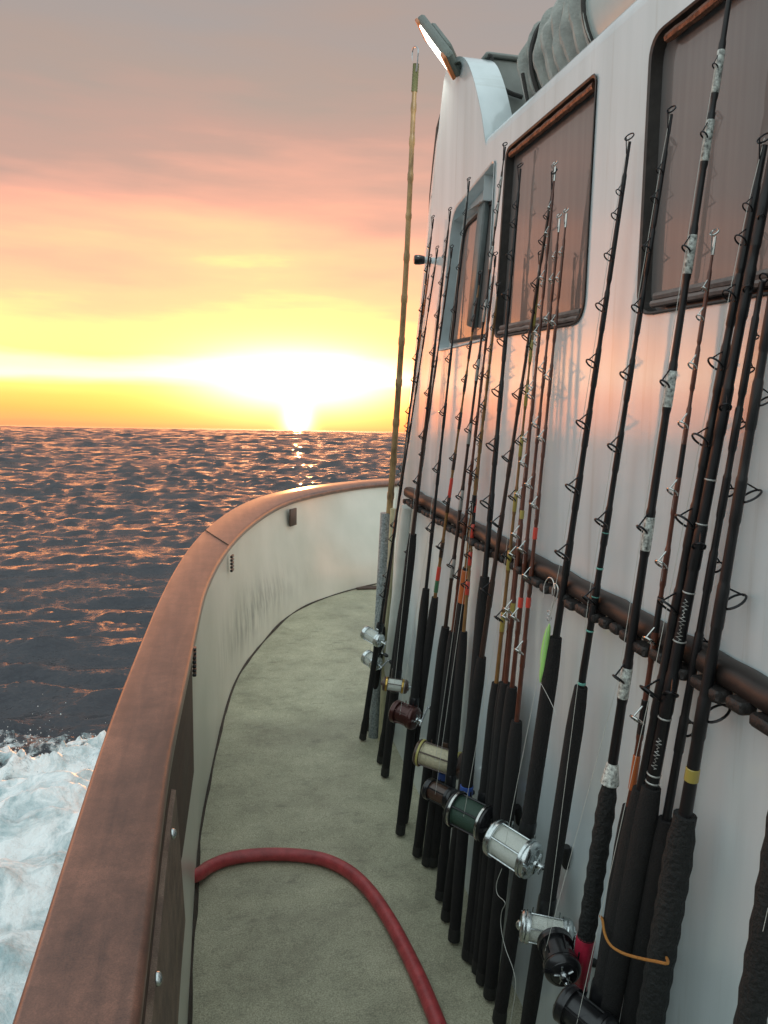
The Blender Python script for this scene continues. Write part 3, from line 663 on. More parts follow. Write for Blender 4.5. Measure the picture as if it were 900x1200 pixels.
W3 = round_poly([(2.72, 1.745), (2.585, 2.205), (2.175, 2.262), (2.205, 1.757)], [.03, .07, .02, .02])
def yh(px, py): p = at_x(px, py, WX); return (p.y, p.z - SL * p.y)
WING = [tuple(q) for q in catmull([Vector((yf(2.36) - RC, 2.36, 0)), Vector((yf(2.46) - RC, 2.46, 0)), Vector((*yh(520, 96), 0)), Vector((*yh(527, 75), 0)), Vector((*yh(537, 66), 0)), Vector((*yh(547, 72), 0)), Vector((*yh(556, 97), 0)), Vector((*yh(564, 133), 0))], 5)]
WING = [(q[0], q[1]) for q in WING if q[1] > HT - .045] + [(yh(570, 150)[0], HT - .05)]
def side_wall():
    bm = bmesh.new()
    def loop(pts):
        vs_ = [bm.verts.new(P(WX, y, h)) for y, h in pts]
        return [bm.edges.new((vs_[i], vs_[(i + 1) % len(vs_)])) for i in range(len(vs_))]
    E = loop([(-2.5, -.02), (yf(0) - RC, -.02)] + [(yf(h) - RC, h) for h in (.4, .8, 1.2, 1.6, 2.0, 2.3)] + WING + [(-2.5, HT - .05)])
    for w in (W1, W2, W3): E += loop([tuple(p) for p in w])
    bmesh.ops.triangle_fill(bm, use_beauty=True, use_dissolve=False, edges=E)
    bmesh.ops.recalc_face_normals(bm, faces=bm.faces)
    me = bpy.data.meshes.new('wall'); off = Vector(house['_org'])
    for v in bm.verts: v.co -= off
    bm.to_mesh(me); bm.free()
    if me.polygons[0].normal.x > 0: me.flip_normals()
    me.materials.append(M['wall']); o = bpy.data.objects.new('wall', me); COL.objects.link(o); o.parent = house
    return o
side_wall()
# raked front with rounded corner
fr = MB(); lo = []
hs = [-.02, .4, .8, 1.2, 1.6, 2.0, HT - .05]
for h in hs:
    Y0 = yf(max(0, h)) - RC; row = []
    for k in range(13):
        a = R(90) * k / 12; row.append(P(WX + RC - RC * math.cos(a), Y0 + RC * math.sin(a), h))
    for X_ in (1.6, 2.2, 2.9, 3.6, 4.4, 5.03): row.append(P(X_, Y0 + RC + .12 * math.sin(math.pi * (X_ - 1) / 4), h))
    lo.append(row)
fr.grid_loops(lo, False); fr.build('front_wall', M['wall'], house, recalc=True, ang=60)
# roof with rounded edge
rf = MB(); lo = []
for Y in np.linspace(-2.5, yf(HT) - RC, 14):
    row = [P(WX, Y, HT - .05)] + [P(WX + .05 - .05 * math.cos(R(a)), Y, HT - .05 + .05 * math.sin(R(a))) for a in (15, 30, 45, 60, 75, 90)] + [P(1.6, Y, HT + .01), P(2.9, Y, HT + .05), P(4.9, Y, HT)]
    lo.append(row)
last = []
for k, q in enumerate(lo[-1]):
    last.append(Vector((q.x + .12 if k < 8 else q.x, q.y + RC * .9, q.z - .0)))
lo.append(last)
rf.grid_loops(lo, False); rf.build('roof', M['wall'], house, ang=60)
rt = MB(); rt.grid_loops([[P(5.03, -2.5, -.02), P(5.03, -2.5, HT)], [P(5.03, 3.6, -.02), P(5.03, 2.9, HT)]], False); rt.build('far_wall', M['wall'], house)

def window(poly, depth, name, mm_frame, reveal_mat):
    w = MB()
    c = sum((Vector(p) for p in poly), Vector((0, 0))) / len(poly)
    def lp(X, s): return [P(X, *(c + (Vector(p) - c) * s)) for p in poly]
    lo = [[P(WX - .004, *(Vector(p) + (Vector(p) - c).normalized() * .003)) for p in poly], [P(WX - .005, *p) for p in poly],
          [P(WX - .003, *(Vector(p) - (Vector(p) - c).normalized() * .006)) for p in poly], [P(WX + depth, *(Vector(p) - (Vector(p) - c).normalized() * .008)) for p in poly]]
    w.grid_loops(lo, True, False); f = w.build(name, mm_frame, house, recalc=True, ang=30)
    return f
def pane(poly, X, parent, m=None):
    w = MB(); n = len(poly)
    base = [P(X, *p) for p in poly]; w.v += base; w.f.append(tuple(range(n)))
    o = w.build('pane', m or M['pane'], parent, smooth=False, recalc=False)
    o.data.update()
    if o.data.polygons[0].normal.x > 0: o.data.flip_normals()
    return o
w1 = window(W1, .022, 'window', M['gasket'], None); pane(W1, WX + .020, w1)
w2 = window(W2, .022, 'window', M['gasket'], None); pane(W2, WX + .020, w2)
w3 = window(W3, .040, 'window', M['frame_blue'], None)
# window 3: pale moulding, dark inner frame, slanted mullion, glass
W3i = round_poly([(2.675, 1.775), (2.535, 2.145), (2.18, 2.175), (2.20, 1.775)], [.02, .05, .01, .01])
pane(W3, WX + .034, w3, M['frame_blue']); pane(W3i, WX + .030, w3)
mb = MB(); mb.tube([P(WX + .028, *p) for p in W3i], .006, 6, closed=True); mb.build('inner_frame', M['gasket'], w3)
ml = MB()
a0, a1 = at_x(553, 383, WX + .02), at_x(568, 236, WX + .02)
ax = (a1 - a0).normalized(); ml.box((a0 + a1) / 2, (.022, .058, (a1 - a0).length), (Vector((1, 0, 0)), ax.cross(Vector((1, 0, 0))), ax), .004); ml.build('mullion', M['frame_grey'], w3)
# top reveals of window 1 and 2, warm light painted in, sills at the bottom
for (w, y0, y1, h0, h1) in ((w1, 2.07, 1.585, 2.245, 2.250), (w2, 1.31, .6, 2.232, 2.232)):
    g = MB(); pts = [P(WX + .006, y0 + (y1 - y0) * t, h0 + (h1 - h0) * t + .0006 * math.sin(40 * t)) for t in np.linspace(0, 1, 24)]
    g.tube(pts, [.0085 + .0007 * math.sin(i * 2.3) for i in range(24)], 8); g.build('top_reveal', M['reveal_lit'], w)
for (w, y0, y1) in ((w1, 2.11, 1.61), (w2, 1.31, .6)):
    g = MB(); g.tube([P(WX + .004, y0 + (y1 - y0) * t, 1.770 + .001 * math.sin(50 * t)) for t in np.linspace(0, 1, 16)], .007, 8)
    g.tube([P(WX + .010, y0 + (y1 - y0) * t, 1.784) for t in np.linspace(0, 1, 8)], .008, 8); g.build('sill', mat('sill_grey', (.17, .15, .14), .35, coat=.4, var=.4, vscale=40), w)
# flybridge wing: rounded fin above the roof line at the front
wg = MB()
lo = []
for dx, sc in ((.0005, 1), (.012, 1.0), (.085, 1.0), (.10, .985)):
    lo.append([P(WX + dx, y, h) for y, h in [(2.9, HT - .2)] + WING + [(2.28, HT - .2)]])
wg.grid_loops(lo, True, True); wg.v = [v for v in wg.v]; wg.f = [f for f in wg.f if len(f) == 4 or min(f) > 0]
wg.build('wing', M['wall'], house, ang=60)
pl_ = MB(); lo = []
for h, sh in ((HT - .06, 1), (2.42, .93), (2.5, .75), (2.58, .5), (2.64, .22)):
    Y0 = yf(h) - RC - (.0 if h < 2.5 else (h - 2.5) * .35); lo.append([P(WX + RC * sh * (1 - math.cos(R(90) * k / 12)), Y0 + RC * sh * math.sin(R(90) * k / 12), h) for k in range(13)])
pl_.grid_loops(lo, False); pl_.build('corner_post', M['wall'], house, ang=60)
# black windscreen edge seen along the front of the wing
ws = MB(); pw = [at_x(x, y, WX + .03) for x, y in ((503, 262), (506, 228), (510, 190), (514, 150), (517, 132))]
ws.tube([p + Vector((0, .004, 0)) for p in pw], [.004, .009, .010, .009, .003], 8); ws.build('windscreen_edge', M['gasket'], house)

# ------------------------------------------------------------------ rod rack (rail on the wall)
rack = thing('rod_rack', P(WX - .02, 1.5, 1.15), 'dark varnished wooden rod rail with notched blocks along the white house side', 'rod rack')
top = [at_x(x, y, WX - .035) for x, y in ((485, 577), (900, 802))]
h_top = [p.z - SL * p.y for p in top]; 
HR = sum(h_top) / 2
rl = MB(); lo = []
Ys = np.linspace(.25, 3.05, 60)
for i, Y in enumerate(Ys):
    j = .003 * math.sin(i * 1.7) * math.sin(i * .6); sec = []
    for (dx, dh) in ((0, -.040), (-.030, -.040), (-.038, -.034), (-.040 + j, -.021), (-.037, -.008), (-.030, -.001), (-.012, .0), (0, -.004)):
        sec.append(P(WX + dx - .001, Y, HR + dh + j))
    lo.append(sec)
rl.grid_loops(lo); rl.build('rail', M['rack_wood'], rack, ang=50)
i = 0; Y = .32
while Y < 3.0:
    L_ = random.uniform(.022, .055); b = MB()
    b.box(P(WX - .036 - random.uniform(0, .006), Y, HR - .044 - random.uniform(0, .007)), (.030, L_, .018), (Vector((1, 0, 0)), Vector((0, 1, SL)).normalized(), Vector((0, 0, 1))), .0035)
    b.build('notch_block', M['rack_pad'], rack); Y += L_ + random.uniform(.006, .018)

# ------------------------------------------------------------------ fishing rods
def reel(parent, Pm, axis, face, size, plate, spool_m, rim=None, knob='T', wide=1.0, crank_ang=0.6, side=1):
    """conventional reel: foot, two side plates with posts, spool, star drag, crank"""
    s = axis.cross(face).normalized() * side          # spool axis, handle end first
    r = size; W = size * 1.15 * wide; c = Pm + face * (r * 1.02 + .012)
    b = MB()
    b.box(Pm + face * .012, (r * .5, r * 1.9, .010), (s, axis, face), .003)
    b.box(Pm + face * .020, (r * .34, r * .7, .016), (s, axis, face), .003)
    for sg in (1, -1):
        q = c + s * sg * W
        pr = [(0, r * .96), (.003, r), (.008, r), (.012, r * .93), (.016, r * .80), (.019, r * .5), (.021, r * .1)] if sg > 0 else [(0, r * .96), (.003, r), (.007, r), (.011, r * .90), (.013, r * .6), (.014, r * .1)]
        b.lathe(q, s * sg, pr, 28)
        b.lathe(q - s * sg * .004, s * sg, [(-.004, r * .99), (.004, r * .99)], 28)
    up = axis
    for k in range(5):
        a = 2 * math.pi * (k + .5) / 5
        d = face * math.cos(a) + axis * math.sin(a)
        b.tube([c + d * r * .9 - s * W, c + d * r * .9 + s * W], r * .055, 6)
    q = c + s * (W + .012)
    b.torus(q + s * .004, s, r * .72, r * .045, 28, 6)
    for k in range(6):
        a_ = 2 * math.pi * (k + .25) / 6; d_ = face * math.cos(a_) + axis * math.sin(a_)
        b.lathe(c + s * (W + .006) + d_ * r * .88, s, [(-.002, r * .075), (.004, r * .075), (.006, r * .04)], 8)
        b.lathe(c - s * (W + .006) + d_ * r * .84, -s, [(-.002, r * .075), (.004, r * .075), (.006, r * .04)], 8)
    b.lathe(c - s * (W + .010), -s, [(0, r * .34), (.006, r * .34), (.010, r * .22), (.012, r * .08)], 16)
    b.tube([c + s * (W + .014) + face * r * .3, c + s * (W + .020) + face * r * 1.12 + axis * r * .25], [r * .09, r * .12], 8)
    for sg in (1, -1): b.tube([c + s * W * .7 * sg - face * r * .9 + axis * r * .8 * sg2 for sg2 in (-1, 1)], r * .05, 6)
    body = b.build('reel', plate, parent)
    sp = MB(); rs = r * .80
    sp.lathe(c, s, [(-W * .9, r * .88), (-W * .82, r * .88), (-W * .78, rs), (-W * .3, rs * 1.03), (W * .3, rs * 1.03), (W * .78, rs), (W * .82, r * .88), (W * .9, r * .88)], 28)
    sp.build('spool', spool_m, body)
    if rim:
        for sg in (1, -1):
            rm = MB(); rm.lathe(c + s * sg * (W - .001), s * sg, [(-.006, r * 1.0), (-.005, r * 1.035), (.001, r * 1.035), (.002, r)], 28); rm.build('rim', rim, body)
    # star drag + crank
    e = c + s * (W + .020)
    st = MB()
    for k in range(5):
        a = 2 * math.pi * k / 5; d = face * math.cos(a) + axis * math.sin(a)
        st.tube([e, e + d * r * .55], [r * .09, r * .06], 6)
    st.lathe(e - s * .003, s, [(0, r * .3), (.008, r * .28), (.012, r * .16), (.022, r * .14), (.026, r * .05)], 14)
    st.build('star_drag', M['silver'] if plate != M['black_metal'] else M['steel'], body)
    cr = MB(); d = (face * math.cos(crank_ang) + axis * math.sin(crank_ang)).normalized()
    e2 = e + s * .018; tip = e2 + d * r * 1.35
    pd = s.cross(d)
    cr.box((e2 - d * r * .35 + tip) / 2, (r * .26, r * 1.85, .004), (pd, d, s), .0015)
    cr.tube([tip, tip + s * .016], .003, 6)
    crk = cr.build('crank', M['steel'] if plate != M['black_metal'] else M['black_metal'], body)
    kn = MB(); kp = tip + s * .024
    if knob == 'T': kn.tube([kp - pd * r * .75, kp - pd * r * .55, kp, kp + pd * r * .55, kp + pd * r * .75], [r * .17, r * .24, r * .20, r * .24, r * .17], 12)
    else: kn.lathe(tip + s * .008, s, [(0, r * .13), (.006, r * .24), (.016, r * .27), (.024, r * .22), (.028, r * .08)], 14)
    kn.build('knob', M['rubber'], crk)
    return c, s

ROD_PTS = []
def rod(lab, bot, top, r0=.0075, r1=.0022, grip_y=None, gr=.017, blank='blank_black', gmat='foam_grip', guides=8, gmet='guide', phi=28, wraps=None, latB=None, latT=.752, on_deck=True, rl=None, bend=.0, butt=.017, gsize=1.0, line=True, wave=0, colors=None, tip_ring=True, hgap=0.0):
    if on_deck and latB is None:
        B = at_h(*bot, .012 + hgap)
        B.x = min(B.x, .70)
    else: B = at_x(*bot, latB or .70)
    T = at_x(*top, latT)
    d = (T - B)
    if latB is not None:                        # run it down to the deck
        k = (B.z - SL * B.y - .012) / (d.z - SL * d.y); B = B - d * k; d = T - B
    Lh = d.length; a = d.normalized()
    f = Vector((-math.cos(R(phi)), -math.sin(R(phi)), 0)); f = (f - a * f.dot(a)).normalized(); s = a.cross(f)
    bv = (Vector((.0, -1, 0)) - a * a.dot(Vector((0, -1, 0)))).normalized() * bend
    def C(t): return B + d * t + bv * (4 * t * (1 - t)) * -1
    root = thing('fishing_rod', B, lab, 'fishing rod', 'fishing rods leaned along the rod rack')
    if grip_y is None: tg = .30
    else:
        # param where projected y equals grip_y
        lo_, hi = 0, 1
        for _ in range(30):
            m_ = (lo_ + hi) / 2; q = CM.transposed() @ (C(m_) - CO); yy = 600 - 900 * q.y / -q.z
            if yy > grip_y: lo_ = m_
            else: hi = m_
        tg = lo_
    def t_of(y):
        lo_, hi = 0, 1
        for _ in range(30):
            m_ = (lo_ + hi) / 2; q = CM.transposed() @ (C(m_) - CO); yy = 600 - 900 * q.y / -q.z
            if yy > y: lo_ = m_
            else: hi = m_
        return lo_
    bl = MB(); ts = np.linspace(tg - .01, 1, 26); rr = lambda t: r0 + (r1 - r0) * max(0, (t - tg) / (1 - tg)) ** .85
    gt = []
    for i_ in range(guides):
        u = i_ / max(1, guides - 1); gt.append(tg + .09 + (.955 - tg - .09) * (1 - (1 - u) ** 1.45))
    ts = sorted(list(ts) + [t + q for t in gt for q in (-.021, -.018, .016, .019)])
    bl.tube([C(t) for t in ts], [rr(t) + (.0011 if any(-.0185 <= t - q <= .0165 for q in gt) else 0) for t in ts], 10); bl.build('blank', M[blank], root)
    g = MB(); ts = np.linspace(.0, tg, 46 if wave else 22); rad = []
    for i_, t in enumerate(ts):
        q = gr
        if t < .16 * tg: q = butt
        if t > tg * .93: q = gr * (1 - (t - tg * .93) / (tg * .07) * .25)
        if t < .012: q = butt * .8
        if wave: q += .0022 * (i_ % 2)
        rad.append(q)
    g.tube([C(t) for t in ts], rad, 14); g.build('grip', M[gmat], root, ang=60)
    cap = MB(); cap.tube([C(0) - a * .004, C(0), C(.012), C(.02)], [butt * .8, butt * 1.08, butt * 1.08, butt * .95], 12); cap.build('butt_cap', M['rubber'], root)
    # guides
    ends = []
    for i_, t in enumerate(gt):
        u = i_ / max(1, guides - 1); RR = (.0110 * (1 - u) + .0045 * u) * gsize; off = RR + .010 * (1 - .5 * u) * gsize; c = C(t) + f * (rr(t) + off)
        e_ = (f * .80 + a * .60).normalized(); base_ = C(t) + f * rr(t) * .8 - a * RR * .3; c = base_ + e_ * RR * 1.25; tk = .0011 + .0011 * (1 - u)
        gm = MB(); n_ = e_.cross(s).normalized()
        gm.tube([c + (e_ * math.cos(q) * 1.28 + s * math.sin(q)) * RR for q in np.linspace(0, 2 * math.pi, 19)[:-1]], tk, 6, closed=True)
        gm.tube([C(t + .010 + .006 * (1 - u)) + f * rr(t) * .8, c + e_ * RR * 1.15], tk * .75, 5)
        gm.tube([C(t - .014) + f * rr(t) * .9, base_], tk, 5)
        go = gm.build('guide', M[gmet], root); ends.append(c)
        if wraps and wraps != 'blank_black':
            wr = MB(); wr.tube([C(t - .016), C(t - .015), C(t + .011), C(t + .012)], [rr(t) + .0008, rr(t) + .0018, rr(t) + .0017, rr(t) + .0008], 10)
            wr.build('thread_wrap', M[wraps], go)
    if tip_ring:
        tm = MB(); RR = .0065 * gsize; c = C(1) + a * RR * .9 + f * .003; tm.torus(c, (f * .7 + a * .55).normalized(), RR, .0014, 18, 5); tm.tube([C(.985), C(1.0)], [.003, .0026], 8); tm.tube([C(.985) + f * .002, c - a * RR * .2 + f * RR], .001, 5); tm.build('tip_guide', M[gmet], root); ends.append(c)
    if colors:
        for (y0, y1, cm) in colors:
            ta, tb = t_of(y0), t_of(y1)
            k = MB(); ra = (rr(ta) if ta > tg else gr) + .0012; rb = (rr(tb) if tb > tg else gr) + .0012
            k.tube([C(ta), C(ta) + a * .001, C(tb) - a * .001, C(tb)], [ra - .001, ra, rb, rb - .001], 14); k.build('decorative_wrap', M[cm], root)
    if rl:
        ty = t_of(rl['y']); Pm = C(ty)
        ph = rl.get('phi', phi); f2 = Vector((-math.cos(R(ph)), -math.sin(R(ph)), 0)); f2 = (f2 - a * f2.dot(a)).normalized()
        c, sx = reel(root, Pm, a, f2, rl['size'], M[rl['plate']], M[rl['spool']], M[rl['rim']] if rl.get('rim') else None, rl.get('knob', 'T'), rl.get('wide', 1), rl.get('ca', .6), rl.get('side', 1))
        st = MB(); st.tube([Pm - a * .05, Pm - a * .045, Pm + a * .045, Pm + a * .05], [gr + .0005, gr + .0025, gr + .0025, gr + .0005], 14); st.build('reel_seat', M[rl.get('seat', 'black_metal')], root)
        if line:
            lm = MB(); lm.tube([c + f2 * rl['size'] * .8] + ends, .0006, 4, cap=False); lm.build('line', M['line_clear'], root)
    ROD_PTS.append((root, C, t_of)); return root, C, t_of

S = lambda **k: k
rod('thin black rod standing nearest the bow, furthest left of the row', (425, 865), (513, 292), .006, .0018, 745, .013, phi=25, butt=.016, rl=S(y=742, size=.030, plate='silver', spool='line_white', knob='ball', phi=40, ca=-1.2))
rod('thin dark rod with silver round reel, second from the bow end', (434, 855), (508, 256), .0065, .002, 735, .014, blank='blank_dark', phi=20, rl=S(y=770, size=.034, plate='silver', spool='line_white', knob='ball', phi=32, ca=2.6, wide=.7))
rod('slim brown rod right behind the silver round reel near the bow', (443, 843), (505, 302), .005, .0016, 720, .013, blank='blank_brown', phi=20, wraps='wrap_orange')
rod('dark rod with white spool reel in gold rims near the bow', (451, 908), (528, 247), .0085, .002, 626, .019, blank='blank_dark', phi=30, rl=S(y=797, size=.028, plate='brown_plate', spool='line_white', rim='gold', phi=72, wide=1.1))
rod('dark rod just right of the gold rimmed reel, tip below the front window', (446, 892), (530, 291), .006, .0018, 700, .014, blank='blank_dark', phi=30)
rod('black rod with its tip ring over the front window corner and a maroon reel', (469, 976), (550, 212), .0065, .0018, 690, .016, phi=25, rl=S(y=832, size=.040, plate='maroon', spool='maroon', knob='ball', phi=42, ca=2.2, wide=.7, seat='black_metal'))
rod('tan and black banded rod with red and green bands above its grip', (473, 962), (563, 322), .0065, .0018, 700, .015, blank='blank_tan', phi=35, wraps='blank_dark', colors=[(680, 664, 'wrap_red'), (694, 680, 'wrap_green'), (585, 560, 'wrap_red')])
rod('tall dark rod running up beside the left edge of the middle window', (489, 1001), (592, 172), .007, .0018, 735, .017, blank='blank_dark', phi=40, wraps='wrap_silver')
rod('dark rod with a black tip against the lower left window corner', (500, 1012), (581, 300), .007, .002, 740, .016, phi=35, blank='blank_brown')
rod('brown rod with an orange upper grip, tip beside the middle window frame', (508, 1013), (584, 335), .0075, .002, 665, .014, blank='blank_tan', phi=35, colors=[(706, 668, 'wrap_orange'), (600, 580, 'blank_black')], rl=S(y=880, size=.042, plate='brown_plate', spool='line_cream', rim='line_yellow', phi=52, wide=1.35, ca=2.5))
rod('short tan rod whose tip ends below the windows', (516, 1052), (566, 484), .006, .002, 740, .015, blank='blank_tan', phi=35, wraps='wrap_red', colors=[(620, 600, 'blank_black')], rl=S(y=925, size=.034, plate='black_metal', spool='brown_plate', phi=35, knob='ball', ca=1.9))
rod('thick black rod with wide guides, tip inside the left part of the middle window', (532, 1101), (610, 198), .0085, .0028, 676, .017, phi=25, gsize=1.35, bend=.004)
rod('black rod bending to the right with its tip high in the middle window', (523, 1076), (650, 205), .008, .002, 770, .017, blank='blank_dark', phi=15, gsize=1.2, bend=.02)
rod('brown rod with yellow marks, tip low in the middle window', (548, 1122), (634, 299), .006, .0018, 800, .016, blank='blank_tan', phi=20, wraps='wrap_yellow', line=True, colors=[(598, 590, 'wrap_yellow')], rl=S(y=946, size=.048, plate='black_metal', spool='line_green', rim='guide_chrome', phi=38, wide=.85, ca=2.7))
rod('slim red brown rod touching the yellow marked rod in the middle window', (556, 1127), (642, 291), .005, .0016, 800, .016, blank='blank_brown', phi=20, gmet='guide_chrome')
rod('red brown rod with a yellow band above the rail', (560, 1138), (651, 195), .0065, .0018, 800, .017, blank='blank_brown', phi=20, gmet='guide_chrome', wraps='blank_black', colors=[(608, 598, 'wrap_yellow'), (720, 706, 'wrap_yellow')])
rod('red brown rod with an open tip ring, middle of the three in the window', (565, 1150), (656, 256), .0065, .002, 805, .017, blank='blank_brown', phi=20, gmet='guide_chrome', wraps='blank_black', colors=[(712, 700, 'wrap_red')])
rod('red brown rod with a red band, rightmost of those crossing the middle window', (574, 1167), (664, 250), .0065, .002, 845, .018, blank='blank_brown', phi=20, gmet='guide_chrome', wraps='blank_black', colors=[(632, 618, 'wrap_red'), (712, 700, 'wrap_red')])
rod('long black rod with open ring guides on the plain wall between the windows', (582, 1215), (738, 166), .0085, .0028, 747, .0175, phi=22, gsize=1.35, on_deck=False, latB=.69, rl=S(y=982, size=.044, plate='silver', spool='line_white', rim='silver', phi=34, wide=.9, ca=2.9))
rod('black rod with teal bands and its tip over the large window edge', (613, 1235), (787, 134), .008, .0022, 805, .018, phi=20, on_deck=False, latB=.695, wraps='blank_black', gsize=1.2,
    colors=[(667, 665, 'wrap_teal'), (700, 698, 'wrap_teal'), (740, 738, 'wrap_teal'), (625, 623, 'wrap_teal'), (802, 799, 'wrap_teal')], rl=S(y=1072, size=.033, plate='silver', spool='line_white', rim='silver', phi=68, wide=1.1, ca=-.5, knob='ball'))
rod('thick black rod with white marbled wraps and a corded grip above a red reel seat', (688, 1091), (855, -4), .0095, .004, 912, .0165, on_deck=False, latB=.70, phi=12, gmat='cord_grip', wave=1, guides=6, gsize=.9, tip_ring=False, wraps='wrap_white',
    colors=[(918, 894, 'wrap_white'), (1162, 1096, 'red_seat')], rl=S(y=1122, size=.036, plate='black_metal', spool='black_metal', phi=-12, wide=.7, ca=-2.2, seat='red_seat', knob='ball'))
rod('thin red banded rod with small silver guides beside the white wrapped rod', (737, 948), (838, 277), .006, .002, 945, .016, on_deck=False, latB=.715, phi=20, blank='blank_brown', gmet='guide_chrome', colors=[(925, 885, 'wrap_orange'), (860, 820, 'blank_black'), (700, 740, 'blank_black'), (560, 520, 'blank_black')], wraps='blank_black')
rod('black rod with an open tip ring, leftmost of the tied bundle', (744, 966), (896, 170), .0095, .0045, 925, .020, on_deck=False, latB=.70, phi=15, gsize=1.5, wraps='blank_black', rl=S(y=1178, size=.036, plate='black_metal', spool='black_metal', phi=30, wide=.9, ca=-.3))
rod('thickest black rod with silver bands, in the middle of the tied bundle', (764, 920), (906, 180), .0112, .006, 922, .021, on_deck=False, latB=.71, phi=60, guides=5, tip_ring=False,
    colors=[(917, 915, 'wrap_silver'), (908, 906, 'wrap_silver'), (842, 840, 'wrap_silver'), (752, 750, 'wrap_silver'), (695, 693, 'wrap_silver'), (615, 613, 'wrap_silver'), (563, 561, 'wrap_silver')])
rod('slim black rod squeezed between the two thick rods of the tied bundle', (800, 853), (893, 330), .0075, .004, 960, .018, on_deck=False, latB=.735, latT=.752, phi=-160, gmet='guide', guides=7)
rod('black rod with guides turned to the right, rightmost of the tied bundle', (802, 961), (922, 250), .0105, .005, 955, .0215, on_deck=False, latB=.715, phi=-185, gsize=1.5, gmat='cord_grip', wave=1, guides=6, tip_ring=False, colors=[(915, 900, 'wrap_yellow')])
rod('rod with a ribbed black grip cut off by the right edge of the photo', (884, 1170), (985, 560), .010, .006, 880, .019, on_deck=False, latB=.71, latT=.745, phi=0, gmat='cord_grip', wave=1, guides=3, tip_ring=False)

# cord round the bundle
oc = MB()
fr_ = [at_x(x, y, .662) for x, y in ((706, 1078), (709, 1095), (716, 1108), (730, 1117), (750, 1123), (770, 1127), (782, 1129))]
bk_ = [at_x(781, 1122, .70), at_x(774, 1112, .742), at_x(745, 1102, .745), at_x(716, 1085, .742), at_x(704, 1074, .70)]
oc.tube(catmull(fr_ + bk_ + [fr_[0]], 5)[:-1], .0024, 6, closed=True)
tag(oc.build('tie_cord', M['orange_cord']), 'thin orange cord tied round the bundle of black rod grips', 'cord')

# blue tape on two of the grips
for n_, (px, py) in ((9, (565, 908)), (11, (580, 925))):
    root, C, t_of = ROD_PTS[n_]; t = t_of(py)
    k = MB(); a = (C(t + .01) - C(t)).normalized(); k.tube([C(t) - a * .012, C(t) - a * .011, C(t) + a * .011, C(t) + a * .012], [.017, .0195, .0195, .017], 12); k.build('tape', M['tape_blue'], root)

# faint printed script on the thick rod of the bundle
for (ya, yb, n_) in ((700, 748, 11), (862, 898, 9)):
    root, C, t_of = ROD_PTS[23]; ta, tb = t_of(yb), t_of(ya); a = (C(tb) - C(ta)).normalized(); vdir = (CO - C(ta)).normalized(); sd_ = a.cross(vdir).normalized(); vdir = sd_.cross(a).normalized()
    rloc = .0116; pts = []
    for k in range(n_ * 10):
        u = k / (n_ * 10 - 1); am = (.0038 + .002 * math.sin(u * 17)) * math.sin(k * 2 * math.pi / 10); th = (am - .002) / rloc
        pts.append(C(ta + (tb - ta) * (u + .012 * math.sin(k * 1.26))) + (vdir * math.cos(th) + sd_ * math.sin(th)) * (rloc - .0002))
    MB().tube(pts, .0005, 4).build('script_lettering', M['wrap_silver'], root)

# loose line under the silver reel, and one on the far right rod
lt = MB()
lt.tube(catmull([at_x(x, y, .62) for x, y in ((588, 1018), (582, 1035), (583, 1048), (592, 1058), (588, 1068), (587, 1085), (592, 1110), (602, 1138), (604, 1160), (598, 1200), (596, 1230))], 6), .0007, 4)
lt.build('loose_line', M['line_clear'], ROD_PTS[18][0])
l2 = MB(); l2.tube(catmull([at_x(x, y, .70) for x, y in ((900, 1064), (892, 1100), (880, 1150), (868, 1205))], 4), .0006, 4); l2.build('loose_line', M['line_clear'], ROD_PTS[-1][0])

# lure hanging from the rail
lp_ = [at_x(x, y, .705) for x, y in ((644, 731), (641, 745), (638, 765), (636, 785), (633, 800))]
lu = thing('fishing_lure', lp_[0], 'pale green jig lure hanging by its wire hook from the wooden rod rail', 'fishing lure')
lm = MB(); lm.tube(catmull(lp_, 4), [.001 + .0075 * math.sin(math.pi * k / 16) ** .6 for k in range(17)], 12); lm.build('body', M['lure'], lu)
hk = MB(); hk.tube(catmull([at_x(x, y, .705) for x, y in ((644, 729), (647, 712), (652, 700), (654, 690), (651, 684), (648, 688), (647, 697))], 5), .0013, 6)
hk.tube(catmull([at_x(x, y, .70) for x, y in ((637, 700), (638, 685), (643, 677), (648, 680), (650, 690))], 5), .0012, 6); hk.build('hook', M['hook_white'], lu)
rg = MB(); rg.torus(at_x(643.5, 725, .705), Vector((0, 1, 0)), .005, .0009, 16, 5); rg.torus(at_x(643.5, 718, .705), Vector((1, .4, 0)), .005, .0009, 16, 5); rg.build('split_ring', M['steel'], lu)
ll = MB(); ll.tube(catmull([at_x(x, y, .70) for x, y in ((634, 801), (640, 812), (648, 828), (652, 838))], 4), .0006, 4); ll.build('leader', M['line_clear'], lu)

# ------------------------------------------------------------------ gaff, tubes
GX = .735
gp = [at_x(x, y, GX) for x, y in ((456, 603), (461, 540), (468, 440), (475, 330), (480, 230), (484, 140), (487.5, 75))]
gf = thing('bamboo_gaff', gp[0], 'tall bamboo gaff pole with a steel hook standing against the sky', 'gaff')
g = MB(); pp = catmull(gp, 10); rad = []
acc = 0
for k, p in enumerate(pp):
    f_ = k / (len(pp) - 1); r = .0165 - .0065 * f_; rad.append(r)
